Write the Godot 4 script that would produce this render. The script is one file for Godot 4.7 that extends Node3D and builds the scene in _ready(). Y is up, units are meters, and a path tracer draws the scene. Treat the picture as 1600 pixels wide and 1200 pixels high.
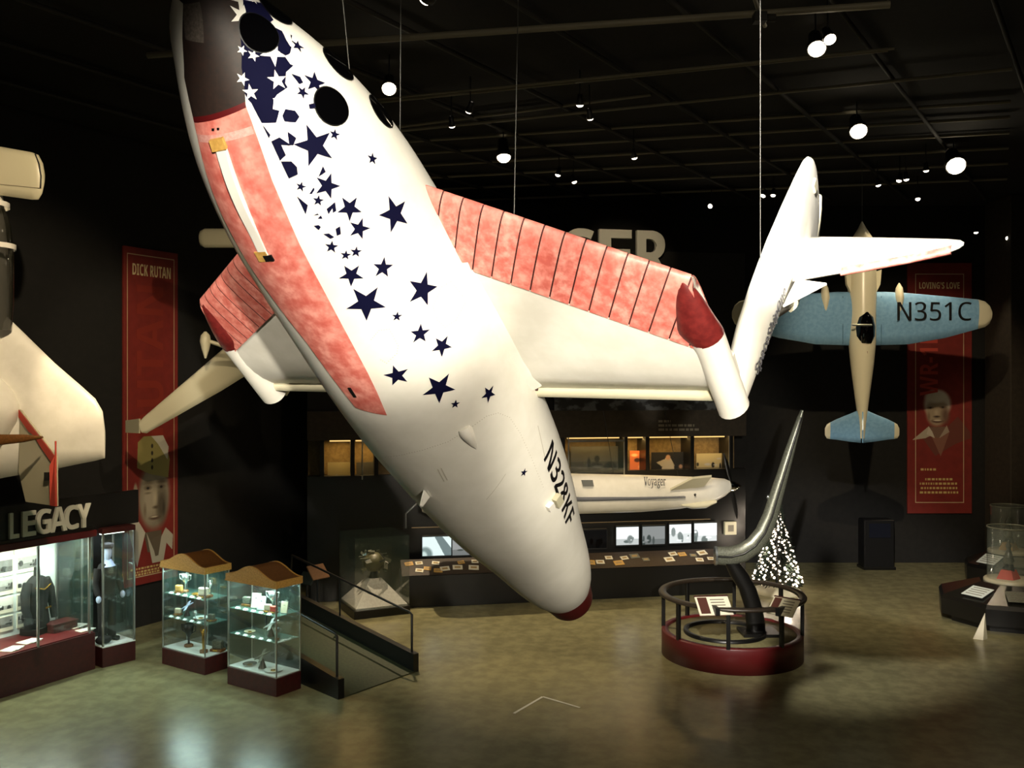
extends Node3D
# A dark aviation museum hall seen from a balcony: a star-painted space plane hangs nose-up in front,
# other aircraft, banners, lit showcases and a long exhibit wall stand behind it.
const F := 1450.0                       # focal length in pixels of the 1600 x 1200 frame
const EYE := Vector3(0, 5.2, 0)
var used := {}
var mats := {}
var rng := RandomNumberGenerator.new()

func _ready():
	rng.seed = 20
	# ---- camera
	var cam := Camera3D.new(); cam.name = "camera"; add_child(cam)
	cam.position = EYE; cam.fov = rad_to_deg(2.0 * atan(600.0 / F)); cam.near = 0.05; cam.far = 120.0; cam.current = true
	# ---- environment: a closed, black-painted hall
	var we := WorldEnvironment.new(); we.name = "environment"; add_child(we)
	var e := Environment.new(); we.environment = e
	e.background_mode = Environment.BG_COLOR; e.background_color = Color(0, 0, 0)
	e.tonemap_mode = Environment.TONE_MAPPER_LINEAR; e.tonemap_exposure = 1.0
	e.sdfgi_enabled = true; e.ssao_enabled = true; e.ssil_enabled = true
	# ---- the hall's spotlights: [pixel x, pixel y or world point, target, energy, cone degrees, big]
	make_materials()
	spotlights()
	build_setting()
	build_space_plane()
	build_aircraft()
	build_exhibit()
	build_showcases()
	build_floor_things()

# ------------------------------------------------------------------ pixels to places
func ray(px, py) -> Vector3: return Vector3((px - 800.0) / F, -(py - 600.0) / F, -1.0)
func at(px, py, d) -> Vector3: return EYE + ray(px, py) * d
func gnd(px, py, h := 0.0) -> Vector3:
	var r := ray(px, py)
	return EYE + r * ((h - EYE.y) / r.y)
func on(px, py, o: Vector3, n: Vector3) -> Vector3:
	var r := ray(px, py)
	return EYE + r * ((o - EYE).dot(n) / r.dot(n))
# a vertical reference plane: o on the floor, u along it, n towards the room
func frame(a: Vector3, b: Vector3) -> Dictionary:
	var u := (b - a); u.y = 0; u = u.normalized()
	var n := Vector3(-u.z, 0, u.x)
	if n.dot(EYE - a) < 0: n = -n
	return {"o": Vector3(a.x, 0, a.z), "u": u, "n": n}
func fl(f, s, h, w) -> Vector3: return f.o + f.u * s + Vector3.UP * h + f.n * w
func fp(f, px, py, w) -> Vector2:      # pixel -> (s, h) on the plane w in front of the frame
	var p := on(px, py, f.o + f.n * w, f.n)
	return Vector2((p - f.o).dot(f.u), p.y)
func fb(f) -> Basis: return Basis(f.u, Vector3.UP, f.u.cross(Vector3.UP))

# ------------------------------------------------------------------ nodes
func uniq(parent, called) -> String:
	var k = str(parent.get_instance_id()) + called
	var n = used.get(k, 0); used[k] = n + 1
	return called if n == 0 else "%s_%03d" % [called, n]
func thing(called, label, cat, xf: Variant = Transform3D(), group = "") -> Node3D:
	var o := Node3D.new(); o.name = uniq(self, called); add_child(o)
	if xf is Transform3D: o.transform = xf
	else: o.position = xf
	tag(o, label, cat, group)
	return o
func tag(o, label, cat, group = ""):
	o.set_meta("label", label); o.set_meta("category", cat)
	if group != "": o.set_meta("group", group)
func part(parent, called, s, m, label = "") -> MeshInstance3D:
	var o := MeshInstance3D.new(); o.name = uniq(parent, called); parent.add_child(o)
	if s is SurfaceTool:
		s.generate_normals(); o.mesh = s.commit()
	else: o.mesh = s
	o.material_override = m
	if label != "": o.set_meta("label", label)
	return o
func single(called, label, cat, s, m, group = "") -> MeshInstance3D:
	var o := part(self, called, s, m); tag(o, label, cat, group)
	return o
func struct(called, s, m) -> MeshInstance3D:
	var o := part(self, called, s, m); o.set_meta("kind", "structure")
	return o

# ------------------------------------------------------------------ shapes
func ms() -> SurfaceTool:
	var s := SurfaceTool.new(); s.begin(Mesh.PRIMITIVE_TRIANGLES)
	return s
func tri(s, a, b, c): s.add_vertex(a); s.add_vertex(b); s.add_vertex(c)
func quad(s, a, b, c, d): tri(s, a, b, c); tri(s, a, c, d)
func box(s, c: Vector3, size: Vector3, b := Basis(), bev := 0.0) -> SurfaceTool:
	s.set_smooth_group(-1)
	var h := size * 0.5
	if bev <= 0.0: bev = minf(0.006, minf(h.x, minf(h.y, h.z)) * 0.3)
	var k := h - Vector3.ONE * bev
	# a chamfered box: for every axis pair of faces, edges, corners
	for ax in 3:
		var i := (ax + 1) % 3; var j := (ax + 2) % 3
		for sg in [-1.0, 1.0]:
			var q := []
			for cc in [[-1, -1], [1, -1], [1, 1], [-1, 1]]:
				var v := Vector3.ZERO; v[ax] = h[ax] * sg; v[i] = k[i] * cc[0]; v[j] = k[j] * cc[1]; q.append(c + b * v)
			if sg > 0: quad(s, q[3], q[2], q[1], q[0])
			else: quad(s, q[0], q[1], q[2], q[3])
		for s1 in [-1.0, 1.0]:
			for s2 in [-1.0, 1.0]:
				var q := []
				for e in [-1.0, 1.0]:
					var v := Vector3.ZERO; v[ax] = k[ax] * e; v[i] = h[i] * s1; v[j] = k[j] * s2; q.append(c + b * v)
					v[i] = k[i] * s1; v[j] = h[j] * s2; q.append(c + b * v)
				if s1 * s2 > 0: quad(s, q[0], q[2], q[3], q[1])
				else: quad(s, q[1], q[3], q[2], q[0])
	for sx in [-1.0, 1.0]:
		for sy in [-1.0, 1.0]:
			for sz in [-1.0, 1.0]:
				var p1 := c + b * Vector3(h.x * sx, k.y * sy, k.z * sz); var p2 := c + b * Vector3(k.x * sx, h.y * sy, k.z * sz); var p3 := c + b * Vector3(k.x * sx, k.y * sy, h.z * sz)
				if sx * sy * sz > 0: tri(s, p1, p3, p2)
				else: tri(s, p1, p2, p3)
	return s
func ell(c: Vector3, a: Vector3, b: Vector3, n := 16) -> PackedVector3Array:
	var r := PackedVector3Array()
	for k in n: r.append(c + a * cos(TAU * k / n) + b * sin(TAU * k / n))
	return r
func loft(s, rings: Array, caps := true, closed := true, group := 0) -> SurfaceTool:
	s.set_smooth_group(group)
	var n: int = rings[0].size()
	for i in rings.size() - 1:
		for j in (n if closed else n - 1):
			var k := (j + 1) % n
			quad(s, rings[i][j], rings[i][k], rings[i + 1][k], rings[i + 1][j])
	if caps:
		s.set_smooth_group(-1)
		for e in [0, rings.size() - 1]:
			var m := Vector3.ZERO
			for p in rings[e]: m += p
			m /= n
			for j in n:
				if e == 0: tri(s, m, rings[e][(j + 1) % n], rings[e][j])
				else: tri(s, m, rings[e][j], rings[e][(j + 1) % n])
	return s
func tube(s, pts: Array, r, n := 8) -> SurfaceTool:
	var rings := []
	var up := Vector3.UP
	for i in pts.size():
		var t: Vector3 = (pts[mini(i + 1, pts.size() - 1)] - pts[maxi(i - 1, 0)]).normalized()
		if absf(t.dot(up)) > 0.95: up = Vector3.RIGHT if absf(t.x) < 0.8 else Vector3.BACK
		var a := t.cross(up).normalized(); var b := a.cross(t).normalized(); up = b
		var rr = r[i] if r is Array else r
		rings.append(ell(pts[i], a * rr, b * rr, n))
	return loft(s, rings)
func lathe(s, prof: Array, n := 24, c := Vector3.ZERO, caps := true) -> SurfaceTool:   # [[radius, height], ...]
	var rings := []
	for p in prof: rings.append(ell(c + Vector3(0, p[1], 0), Vector3(p[0], 0, 0), Vector3(0, 0, -p[0]), n))
	return loft(s, rings, caps)
func prism(s, pts: Array, ext: Vector3) -> SurfaceTool:      # a flat outline of Vector3, swept by ext
	s.set_smooth_group(-1)
	var nrm := ext.normalized(); var ax: Vector3 = (pts[1] - pts[0]).normalized(); var ay := nrm.cross(ax).normalized()
	var flat := PackedVector2Array()
	for p in pts: flat.append(Vector2((p - pts[0]).dot(ax), (p - pts[0]).dot(ay)))
	var t := Geometry2D.triangulate_polygon(flat)
	for i in range(0, t.size(), 3):
		tri(s, pts[t[i]], pts[t[i + 1]], pts[t[i + 2]])
		tri(s, pts[t[i]] + ext, pts[t[i + 2]] + ext, pts[t[i + 1]] + ext)
	for i in pts.size():
		var k := (i + 1) % pts.size()
		quad(s, pts[i], pts[k], pts[k] + ext, pts[i] + ext)
	return s
func lens(le: Vector3, te: Vector3, nrm: Vector3, th: float, n := 9) -> PackedVector3Array:   # an aerofoil section
	var r := PackedVector3Array()
	for k in n:
		var c := pow(float(k) / (n - 1), 1.6); r.append(le.lerp(te, c) + nrm * th * (1.3 * sqrt(c) * (1.0 - c) + 0.03))
	for k in n:
		var c := pow(1.0 - float(k) / (n - 1), 1.6); r.append(le.lerp(te, c) - nrm * th * (1.3 * sqrt(c) * (1.0 - c) + 0.03))
	return r
func ball(s, c: Vector3, r: Vector3, n := 12, m := 8) -> SurfaceTool:
	var rings := []
	for i in m + 1:
		var a := PI * i / m
		rings.append(ell(c + Vector3(0, -cos(a) * r.y, 0), Vector3(maxf(sin(a), 0.01) * r.x, 0, 0), Vector3(0, 0, -maxf(sin(a), 0.01) * r.z), n))
	return loft(s, rings)

# ------------------------------------------------------------------ materials
func mt(key, col: Color, rough := 0.6, metal := 0.0, spec := 0.5) -> StandardMaterial3D:
	if mats.has(key): return mats[key]
	var m := StandardMaterial3D.new(); m.albedo_color = col; m.roughness = rough; m.metallic = metal; m.metallic_specular = spec
	m.cull_mode = BaseMaterial3D.CULL_DISABLED
	mats[key] = m
	return m
func noise_tex(seed_, freq, c0: Color, c1: Color, oct := 4, size := 512, lo := 0.25, hi := 0.75) -> NoiseTexture2D:
	var n := FastNoiseLite.new(); n.seed = seed_; n.frequency = freq; n.noise_type = FastNoiseLite.TYPE_SIMPLEX_SMOOTH; n.fractal_octaves = oct; n.fractal_gain = 0.6
	var t := NoiseTexture2D.new(); t.width = size; t.height = size; t.noise = n; t.seamless = true
	var g := Gradient.new(); g.offsets = PackedFloat32Array([lo, hi]); g.colors = PackedColorArray([c0, c1])
	t.color_ramp = g
	return t
func nmat(key, seed_, freq, c0, c1, rough, scale, world := false, lo := 0.25, hi := 0.75) -> StandardMaterial3D:
	var m := mt(key, Color.WHITE, rough)
	m.albedo_texture = noise_tex(seed_, freq, c0, c1, 4, 512, lo, hi)
	m.uv1_triplanar = true; m.uv1_world_triplanar = world; m.uv1_scale = Vector3.ONE * scale
	return m
func glow(key, col: Color, power: float) -> StandardMaterial3D:
	var m := mt(key, col, 0.4); m.emission_enabled = true; m.emission = col; m.emission_energy_multiplier = power
	return m
func glass(key, col: Color, alpha: float, rough := 0.03) -> StandardMaterial3D:
	var m := mt(key, Color(col.r, col.g, col.b, alpha), rough); m.transparency = BaseMaterial3D.TRANSPARENCY_ALPHA
	return m
func make_materials():
	nmat("floor", 3, 0.012, Color(0.46, 0.445, 0.33), Color(0.53, 0.51, 0.38), 0.26, 0.35, true)
	nmat("black_wall", 5, 0.02, Color(0.05, 0.047, 0.042), Color(0.075, 0.071, 0.063), 0.9, 0.4, true)
	nmat("ceiling", 6, 0.02, Color(0.045, 0.043, 0.04), Color(0.07, 0.067, 0.062), 0.95, 0.5, true)
	mt("beam", Color(0.13, 0.12, 0.105), 0.8)
	mt("pipe", Color(0.42, 0.40, 0.34), 0.6)
	mt("cable", Color(0.30, 0.30, 0.28), 0.5)
	nmat("brown_wall", 7, 0.02, Color(0.15, 0.125, 0.09), Color(0.19, 0.16, 0.115), 0.85, 0.5, true)
	nmat("hull", 11, 0.01, Color(0.88, 0.87, 0.83), Color(0.91, 0.90, 0.865), 0.36, 0.6)
	for i in 3: nmat("red%d" % i, 21 + i, 0.02, Color(0.76, 0.36, 0.32), Color(0.91, 0.62, 0.57), 0.45, 0.7 + 0.15 * i, false, 0.2, 0.8)
	nmat("dark_red", 25, 0.02, Color(0.34, 0.09, 0.09), Color(0.44, 0.14, 0.13), 0.4, 1.5)
	nmat("char", 26, 0.03, Color(0.10, 0.065, 0.05), Color(0.17, 0.105, 0.08), 0.6, 1.5)
	nmat("scuffed", 27, 0.05, Color(0.22, 0.19, 0.17), Color(0.36, 0.33, 0.30), 0.6, 2.0)
	mt("navy", Color(0.05, 0.052, 0.15), 0.7, 0.0, 0.12)
	mt("decal_white", Color(0.9, 0.89, 0.86), 0.4)
	mt("ink", Color(0.05, 0.05, 0.055), 0.4)
	mt("window_black", Color(0.012, 0.012, 0.015), 0.04)
	mt("gap", Color(0.22, 0.06, 0.05), 0.7)
	mt("cream", Color(0.80, 0.78, 0.68), 0.3)
	mt("cream_dull", Color(0.72, 0.70, 0.60), 0.4)
	nmat("blue", 31, 0.02, Color(0.42, 0.59, 0.73), Color(0.48, 0.64, 0.77), 0.3, 0.8)
	mt("maroon", Color(0.32, 0.05, 0.06), 0.45)
	nmat("maroon_panel", 33, 0.02, Color(0.20, 0.045, 0.045), Color(0.25, 0.065, 0.06), 0.5, 0.8)
	nmat("banner", 34, 0.015, Color(0.46, 0.12, 0.09), Color(0.53, 0.15, 0.115), 0.7, 0.5)
	mt("gold_print", Color(0.85, 0.78, 0.60), 0.6)
	mt("red_print", Color(0.72, 0.26, 0.20), 0.7)
	mt("sign_white", Color(0.80, 0.80, 0.76), 0.5)
	mt("black_metal", Color(0.035, 0.035, 0.035), 0.45)
	mt("black_satin", Color(0.045, 0.043, 0.04), 0.35)
	mt("chrome", Color(0.82, 0.82, 0.80), 0.12, 1.0)
	mt("alu", Color(0.70, 0.71, 0.70), 0.3, 0.9)
	nmat("brushed", 35, 0.05, Color(0.33, 0.34, 0.30), Color(0.46, 0.47, 0.42), 0.3, 1.0).metallic = 0.35
	nmat("oak", 36, 0.03, Color(0.70, 0.54, 0.26), Color(0.80, 0.63, 0.34), 0.5, 1.5)
	nmat("oak_dark", 37, 0.03, Color(0.36, 0.23, 0.10), Color(0.45, 0.29, 0.13), 0.5, 1.5)
	mt("case_white", Color(0.80, 0.84, 0.83), 0.5)
	mt("paper", Color(0.84, 0.82, 0.74), 0.7)
	mt("bronze", Color(0.50, 0.36, 0.16), 0.35, 0.7)
	mt("gold", Color(0.80, 0.62, 0.25), 0.25, 0.9)
	mt("silver", Color(0.75, 0.78, 0.78), 0.2, 0.9)
	mt("cloth_black", Color(0.03, 0.034, 0.036), 0.85)
	mt("blue_white", Color(0.66, 0.74, 0.86), 0.6)
	glass("pane", Color(0.6, 0.8, 0.75), 0.015)
	glass("shelf", Color(0.55, 0.8, 0.75), 0.10)
	glass("canopy", Color(0.10, 0.10, 0.07), 0.72)
	glow("lens", Color(1.0, 0.93, 0.80), 14.0)
	glow("lens_small", Color(1.0, 0.95, 0.86), 6.0)
	glow("tube", Color(0.92, 1.0, 0.94), 2.5)
	glow("fairy", Color(1.0, 0.92, 0.82), 5.0)

# ------------------------------------------------------------------ lamps of the hall
func aim(dir: Vector3) -> Basis:        # basis whose -z points along dir
	var z := -dir.normalized(); var x := Vector3.UP.cross(z)
	x = x.normalized() if x.length() > 0.01 else Vector3.RIGHT
	return Basis(x, z.cross(x), z)
func spotlight(pos: Vector3, target: Vector3, energy: float, cone: float, r: float, label: String, lens_mat := "lens", col := Color(1.0, 0.90, 0.74)):
	var b := aim(target - pos)
	var t := thing("spotlight", label, "spotlight", Transform3D(b, pos), "track spotlights under the black ceiling")
	var s := ms(); var rings := []
	for q in [[r * 0.35, 2.6], [r * 0.7, 2.5], [r * 0.8, 1.0], [r * 1.12, 0.25], [r * 1.15, -0.35], [r * 1.02, -0.35], [r * 0.98, 0.05]]: rings.append(ell(Vector3(0, 0, q[1] * r), Vector3(q[0], 0, 0), Vector3(0, q[0], 0), 14))
	loft(s, rings, false)
	part(t, "housing", s, mats.black_metal)
	s = ms(); loft(s, [ell(Vector3(0, 0, 0.06 * r), Vector3(r, 0, 0), Vector3(0, r, 0), 14), ell(Vector3(0, 0, -0.5 * r), Vector3(r * 0.94, 0, 0), Vector3(0, r * 0.94, 0), 14), ell(Vector3(0, 0, -0.8 * r), Vector3(r * 0.7, 0, 0), Vector3(0, r * 0.7, 0), 14), ell(Vector3(0, 0, -0.95 * r), Vector3(r * 0.3, 0, 0), Vector3(0, r * 0.3, 0), 14)])
	part(t, "lens", s, mats[lens_mat], "glowing lens")
	# the stem up to the ceiling
	s = ms(); var up := b.inverse() * Vector3(0, 10.4 - pos.y, 0)
	tube(s, [Vector3(0, 0, r * 1.2), Vector3(0, 0, r * 1.2) + up], 0.012, 6)
	part(t, "stem", s, mats.black_metal)
	var l := SpotLight3D.new(); l.name = "light"; t.add_child(l)
	l.position = Vector3(0, 0, -1.05 * r); l.light_energy = energy; l.light_color = col; l.spot_angle = cone; l.spot_range = 60.0; l.spot_attenuation = 2.0; l.spot_angle_attenuation = 0.6
	l.light_size = r * 0.8; l.shadow_enabled = true
func spot_px(px, py, target, energy, cone, r, label, lens_mat = "lens"):
	var d: float = minf(25.6, F * (9.85 - EYE.y) / (600.0 - py))
	spotlight(at(px, py, d), target, energy, cone, r, label, lens_mat)
func spotlights():
	# behind the balcony rail, aimed at the space plane
	spotlight(Vector3(1.2, 6.7, 3.4), Vector3(-0.75, 6.4, -5.2), 225.0, 8.5, 0.14, "large spotlight behind the balcony aimed at the star-painted nose", "lens", Color(1.0, 0.96, 0.88))
	spotlight(Vector3(0.3, 6.2, 3.6), Vector3(1.45, 5.0, -6.4), 215.0, 10.0, 0.14, "large spotlight behind the balcony aimed at the space plane's wing", "lens", Color(1.0, 0.96, 0.88))
	spotlight(Vector3(3.0, 6.4, 3.5), Vector3(0.2, 3.9, -8.0), 75.0, 15.0, 0.12, "added smaller fill spotlight behind the balcony aimed at the space plane's tail end", "lens", Color(1.0, 0.95, 0.86))  # unseen lamp added to fill the lower hull and tail end
	spotlight(Vector3(-4.0, 9.6, 2.0), Vector3(-2.35, 5.7, -8.2), 120.0, 6.0, 0.12, "added fill spotlight over the balcony aimed at the shaded far wing", "lens", Color(1.0, 0.95, 0.86))  # weak unseen fill, added to lift the far wing out of shade
	spotlight(Vector3(0.2, 9.8, -1.2), Vector3(2.55, 6.5, -8.0), 420.0, 11.0, 0.14, "large spotlight over the balcony aimed at the raised tail", "lens", Color(1.0, 0.97, 0.92))
	# those that shine in the picture, turned towards the near floor
	spot_px(608, 137, Vector3(-1.0, 0, -6.0), 3.0, 30.0, 0.11, "bright spotlight beside the star-painted nose's thin cable")
	spot_px(1276, 74, Vector3(3.0, 0, -5.0), 3.0, 30.0, 0.12, "bright lower lamp of the pair under the long ceiling pipe")
	spot_px(1296, 60, Vector3(5.0, 0, -5.0), 2.0, 30.0, 0.08, "small upper lamp of the pair under the long ceiling pipe")
	spot_px(787, 243, gnd(830, 1075), 26.0, 13.0, 0.14, "round bright spotlight above the space plane's red wing edge")
	spot_px(1341, 203, Vector3(5.0, 0, -8.0), 4.0, 30.0, 0.15, "round bright spotlight above the blue racing plane's nose")
	spot_px(1493, 257, Vector3(7.0, 0, -9.0), 4.0, 30.0, 0.19, "brightest spotlight beside the brown pillar, with a warm halo")
	var small := [[706, 195, 760, 760], [733, 172, 560, 700], [906, 162, 900, 1000], [922, 183, 1000, 760], [991, 245, 1080, 770], [872, 272, 720, 870], [897, 283, 1050, 870], [1110, 322, 1000, 390], [1193, 305, 960, 720], [1208, 304, 1150, 960], [1372, 288, 1500, 940], [1405, 281, 1345, 600], [1416, 279, 1480, 950], [1447, 265, 1470, 620], [1434, 310, 1460, 700], [1525, 362, 1560, 900], [1575, 372, 1500, 600]]
	var near := ["over the red wing root, lower of a pair", "over the red wing root, upper of a pair", "above the middle of the red wing edge, higher of a pair", "above the middle of the red wing edge, lower of a pair", "above the white letters, lone and tilted", "over the red wing edge, dimmer of a pair", "over the red wing edge, brighter of a pair", "low and tilted beside the tail cable", "beside the tail cable, larger one", "between the tail cable and the white fin", "in the cluster above the tailplane, lone low one", "in the cluster above the tailplane, of a close pair", "in the cluster above the tailplane, other of a close pair", "next to the warm-haloed brightest lamp", "hanging below the cluster on a long stem", "on a long stem above the white tailplane tip", "low against the brown pillar"]
	for i in small.size():
		var q = small[i]
		var tg := at(q[2], q[3], 21.0) if q[3] < 880 else gnd(q[2], q[3])
		spot_px(q[0], q[1], tg, 5.0, 24.0, 0.06, "small spotlight " + near[i], "lens_small")
	# unseen lamps added behind the space plane or above the frame to brighten targets
	spot_px(600, 300, gnd(760, 975), 85.0, 26.0, 0.1, "added unseen spotlight behind the space plane aimed at the exhibit wall's floor")
	spot_px(1000, -80, gnd(1080, 985), 20.0, 15.0, 0.1, "added unseen spotlight above the frame aimed at the round barrier")
	spot_px(1450, -60, gnd(1470, 965), 46.0, 14.0, 0.1, "added unseen spotlight above the frame aimed at the right-hand floor")
	spot_px(1360, -90, at(1400, 560, 22.0), 110.0, 13.0, 0.1, "added unseen spotlight above the frame aimed at the blue racing plane")
	spot_px(560, 215, gnd(578, 955), 30.0, 8.0, 0.08, "added unseen spotlight behind the space plane aimed at the pyramid stand")
	spotlight(Vector3(-3.0, 9.8, -9.0), fl(showcase_frame(), fp(showcase_frame(), 78, 820, 0.0).x, 2.85, 0.0), 50.0, 6.0, 0.08, "added unseen spotlight above the frame aimed at the LEGACY sign")
	spot_px(930, -70, at(960, 400, 23.4), 60.0, 7.0, 0.1, "added unseen spotlight above the frame aimed at the big wall letters")
	spot_px(990, -50, at(1010, 768, 22.2), 110.0, 8.0, 0.1, "added unseen spotlight above the frame aimed at the long white fuselage")
	spotlight(Vector3(-2.6, 9.8, -6.5), Vector3(-7.2, 6.2, -13.4), 85.0, 21.0, 0.1, "added unseen spotlight above the frame aimed at the delta-winged white plane")
	spotlight(Vector3(-1.0, 9.8, -11.0), Vector3(-7.3, 5.2, -19.4), 24.0, 15.0, 0.1, "added unseen spotlight above the frame aimed at the left banner")
	spotlight(Vector3(-2.2, 9.8, -8.0), Vector3(-6.0, 0.0, -15.4), 22.0, 18.0, 0.1, "added unseen spotlight above the frame aimed at the floor by the trophy cases")

# ------------------------------------------------------------------ the hall
func build_setting():
	var s := ms()
	struct("floor", box(s, Vector3(-1, -0.15, -12), Vector3(40, 0.3, 34)), mats.floor)
	var ceil_ := struct("ceiling", box(ms(), Vector3(-1, 10.55, -12), Vector3(40, 0.3, 34)), mats.ceiling)
	struct("wall_back", box(ms(), Vector3(-1, 5.2, -27.15), Vector3(40, 10.4, 0.3)), mats.black_wall)
	struct("wall_right", box(ms(), Vector3(15.0, 5.2, -12), Vector3(0.3, 10.4, 30)), mats.black_wall)
	struct("wall_front", box(ms(), Vector3(-1, 5.2, 4.65), Vector3(40, 10.4, 0.3)), mats.black_wall)
	var lw: Dictionary = left_wall()
	var b: Basis = fb(lw)
	struct("wall_left", box(ms(), fl(lw, -8.0, 5.2, -0.15), Vector3(35, 10.4, 0.3), b), mats.black_wall)
	# brown pillar at the right edge
	struct("wall_pillar", box(ms(), Vector3(14.25, 5.2, -26.1), Vector3(1.2, 10.4, 1.4), Basis(), 0.02), mats.brown_wall)
	# steel under the roof: main pipes across, purlins running away
	var pipe := func(px0, py0, px1, py1, h, r):
		var p0 := at(px0, py0, F * (h - EYE.y) / (600.0 - py0)); var p1 := at(px1, py1, F * (h - EYE.y) / (600.0 - py1))
		var dd := (p1 - p0).normalized()
		part(ceil_, "beam", tube(ms(), [p0 - dd * 3.0, p1 + dd * 0.2], r, 8), mats.pipe)
	pipe.call(530, 66, 1365, 9, 10.1, 0.05); pipe.call(610, 157, 1365, 80, 10.2, 0.035); pipe.call(640, 150, 1375, 78, 10.15, 0.02); pipe.call(620, 205, 1560, 110, 10.25, 0.03); pipe.call(640, 196, 1000, 150, 10.3, 0.03)
	for k in 6: pipe.call(560 + 20 * k, 226 + 18 * k, 1560, 160 + 24 * k, 10.33, 0.035)
	for k in 14:
		var x0 := -13.0 + 2.15 * k
		var p := Vector3(x0, 10.3, -9.0); var q := p + Vector3(0.55, 0, -0.83) * 20.0
		var n := 0.83 * 20.0
		if q.z < -26.9: q = p.lerp(q, (26.9 - 9.0) / n)
		part(ceil_, "joist", tube(ms(), [p, q], 0.04, 6), mats.beam)
	pipe.call(1180, 0, 1192, 32, 10.0, 0.03)
	var hoist := thing("beam_clamp", "dark clamp box on the ceiling pipe where the tail cable hangs", "clamp", at(1187, 28, 11.9))
	part(hoist, "bracket", box(ms(), Vector3.ZERO, Vector3(0.16, 0.12, 0.16)), mats.black_metal)
	part(hoist, "cable_drum", tube(ms(), [Vector3(0.08, 0, 0), Vector3(0.2, 0, 0)], 0.05, 10), mats.beam)
	# the balcony under the camera: slab and parapet
	struct("floor_balcony", box(ms(), Vector3(-1, 3.45, 2.4), Vector3(30, 0.3, 4.2)), mats.black_wall)
	struct("wall_parapet", box(ms(), Vector3(-1, 4.12, -0.45), Vector3(30, 1.05, 0.2)), mats.black_wall)
func left_wall() -> Dictionary: return frame(Vector3(-8.16, 0, -19.5), Vector3(-8.16 + 0.485, 0, -19.5 - 0.875))
func showcase_frame() -> Dictionary: return frame(gnd(0, 1092), gnd(149, 1045))

# ------------------------------------------------------------------ the space plane; local x = nose, y = its left wing, z = its back
const HX := [0.0, 0.12, 0.25, 0.5, 1.0, 1.5, 2.0, 2.5, 3.0, 3.5, 4.0, 4.5, 5.0, 5.5, 6.0, 6.25, 6.4]
const HR := [0.215, 0.262, 0.318, 0.385, 0.475, 0.578, 0.648, 0.69, 0.722, 0.727, 0.71, 0.688, 0.645, 0.535, 0.33, 0.19, 0.02]
var SHIP := Transform3D(Basis(Vector3(-0.368, 0.682, 0.633), Vector3(0.858, -0.013, 0.513), Vector3(0.358, 0.732, -0.58)).orthonormalized(), Vector3(0.554, 3.11, -9.138))
func hull_r(x: float) -> float:
	x = clampf(x, 0.0, 6.4)
	var i := 0
	while i < HX.size() - 2 and x > HX[i + 1]: i += 1
	var h: float = HX[i + 1] - HX[i]
	var t: float = (x - HX[i]) / h
	var d: float = (HR[i + 1] - HR[i]) / h
	var m0: float = d if i == 0 else 0.5 * (d + (HR[i] - HR[i - 1]) / (HX[i] - HX[i - 1]))
	var m1: float = d if i == HX.size() - 2 else 0.5 * (d + (HR[i + 2] - HR[i + 1]) / (HX[i + 2] - HX[i + 1]))
	var t2 := t * t; var t3 := t2 * t
	return (2 * t3 - 3 * t2 + 1) * HR[i] + (t3 - 2 * t2 + t) * h * m0 + (3 * t2 - 2 * t3) * HR[i + 1] + (t3 - t2) * h * m1
func hull(px, py) -> Vector2:            # pixel -> (x along the hull, angle round it)
	var inv := SHIP.affine_inverse()
	var o := inv * EYE; var d: Vector3 = inv.basis * ray(px, py)
	var s := 4.2; var best := 9.0; var bs := 5.0
	while s < 10.5:
		var p := o + d * s
		var g := Vector2(p.y, p.z).length() - hull_r(p.x) + (maxf(0, -p.x) + maxf(0, p.x - 6.4)) * 3.0
		if g < best: best = g; bs = s
		if g < 0.0:
			var lo := s - 0.03; var hi := s
			for k in 12:
				var m := (lo + hi) * 0.5; p = o + d * m
				if Vector2(p.y, p.z).length() < hull_r(p.x): hi = m
				else: lo = m
			bs = hi; break
		s += 0.03
	var q := o + d * bs
	return Vector2(q.x, atan2(q.z, q.y))
func hp(x: float, a: float, off := 0.0) -> Vector3:
	var r := hull_r(x) + off
	return Vector3(x, r * cos(a), r * sin(a))
func wrap_tri(s, a: Vector2, b: Vector2, c: Vector2, off: float, depth := 0):
	var ka := Vector2(1, 0.7)
	var ab := ((a - b) * ka).length(); var bc := ((b - c) * ka).length(); var ca := ((c - a) * ka).length()
	var mx := maxf(ab, maxf(bc, ca))
	if mx < 0.07 or depth > 7:
		tri(s, hp(a.x, a.y, off), hp(b.x, b.y, off), hp(c.x, c.y, off)); return
	if mx == ab:
		var m := (a + b) * 0.5; wrap_tri(s, a, m, c, off, depth + 1); wrap_tri(s, m, b, c, off, depth + 1)
	elif mx == bc:
		var m := (b + c) * 0.5; wrap_tri(s, a, b, m, off, depth + 1); wrap_tri(s, a, m, c, off, depth + 1)
	else:
		var m := (c + a) * 0.5; wrap_tri(s, a, b, m, off, depth + 1); wrap_tri(s, m, b, c, off, depth + 1)
func lay(poly: PackedVector2Array, off: float) -> SurfaceTool:     # a painted shape laid on the hull
	var s := ms(); var t := Geometry2D.triangulate_polygon(poly)
	for i in range(0, t.size(), 3): wrap_tri(s, poly[t[i]], poly[t[i + 1]], poly[t[i + 2]], off)
	return s
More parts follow.
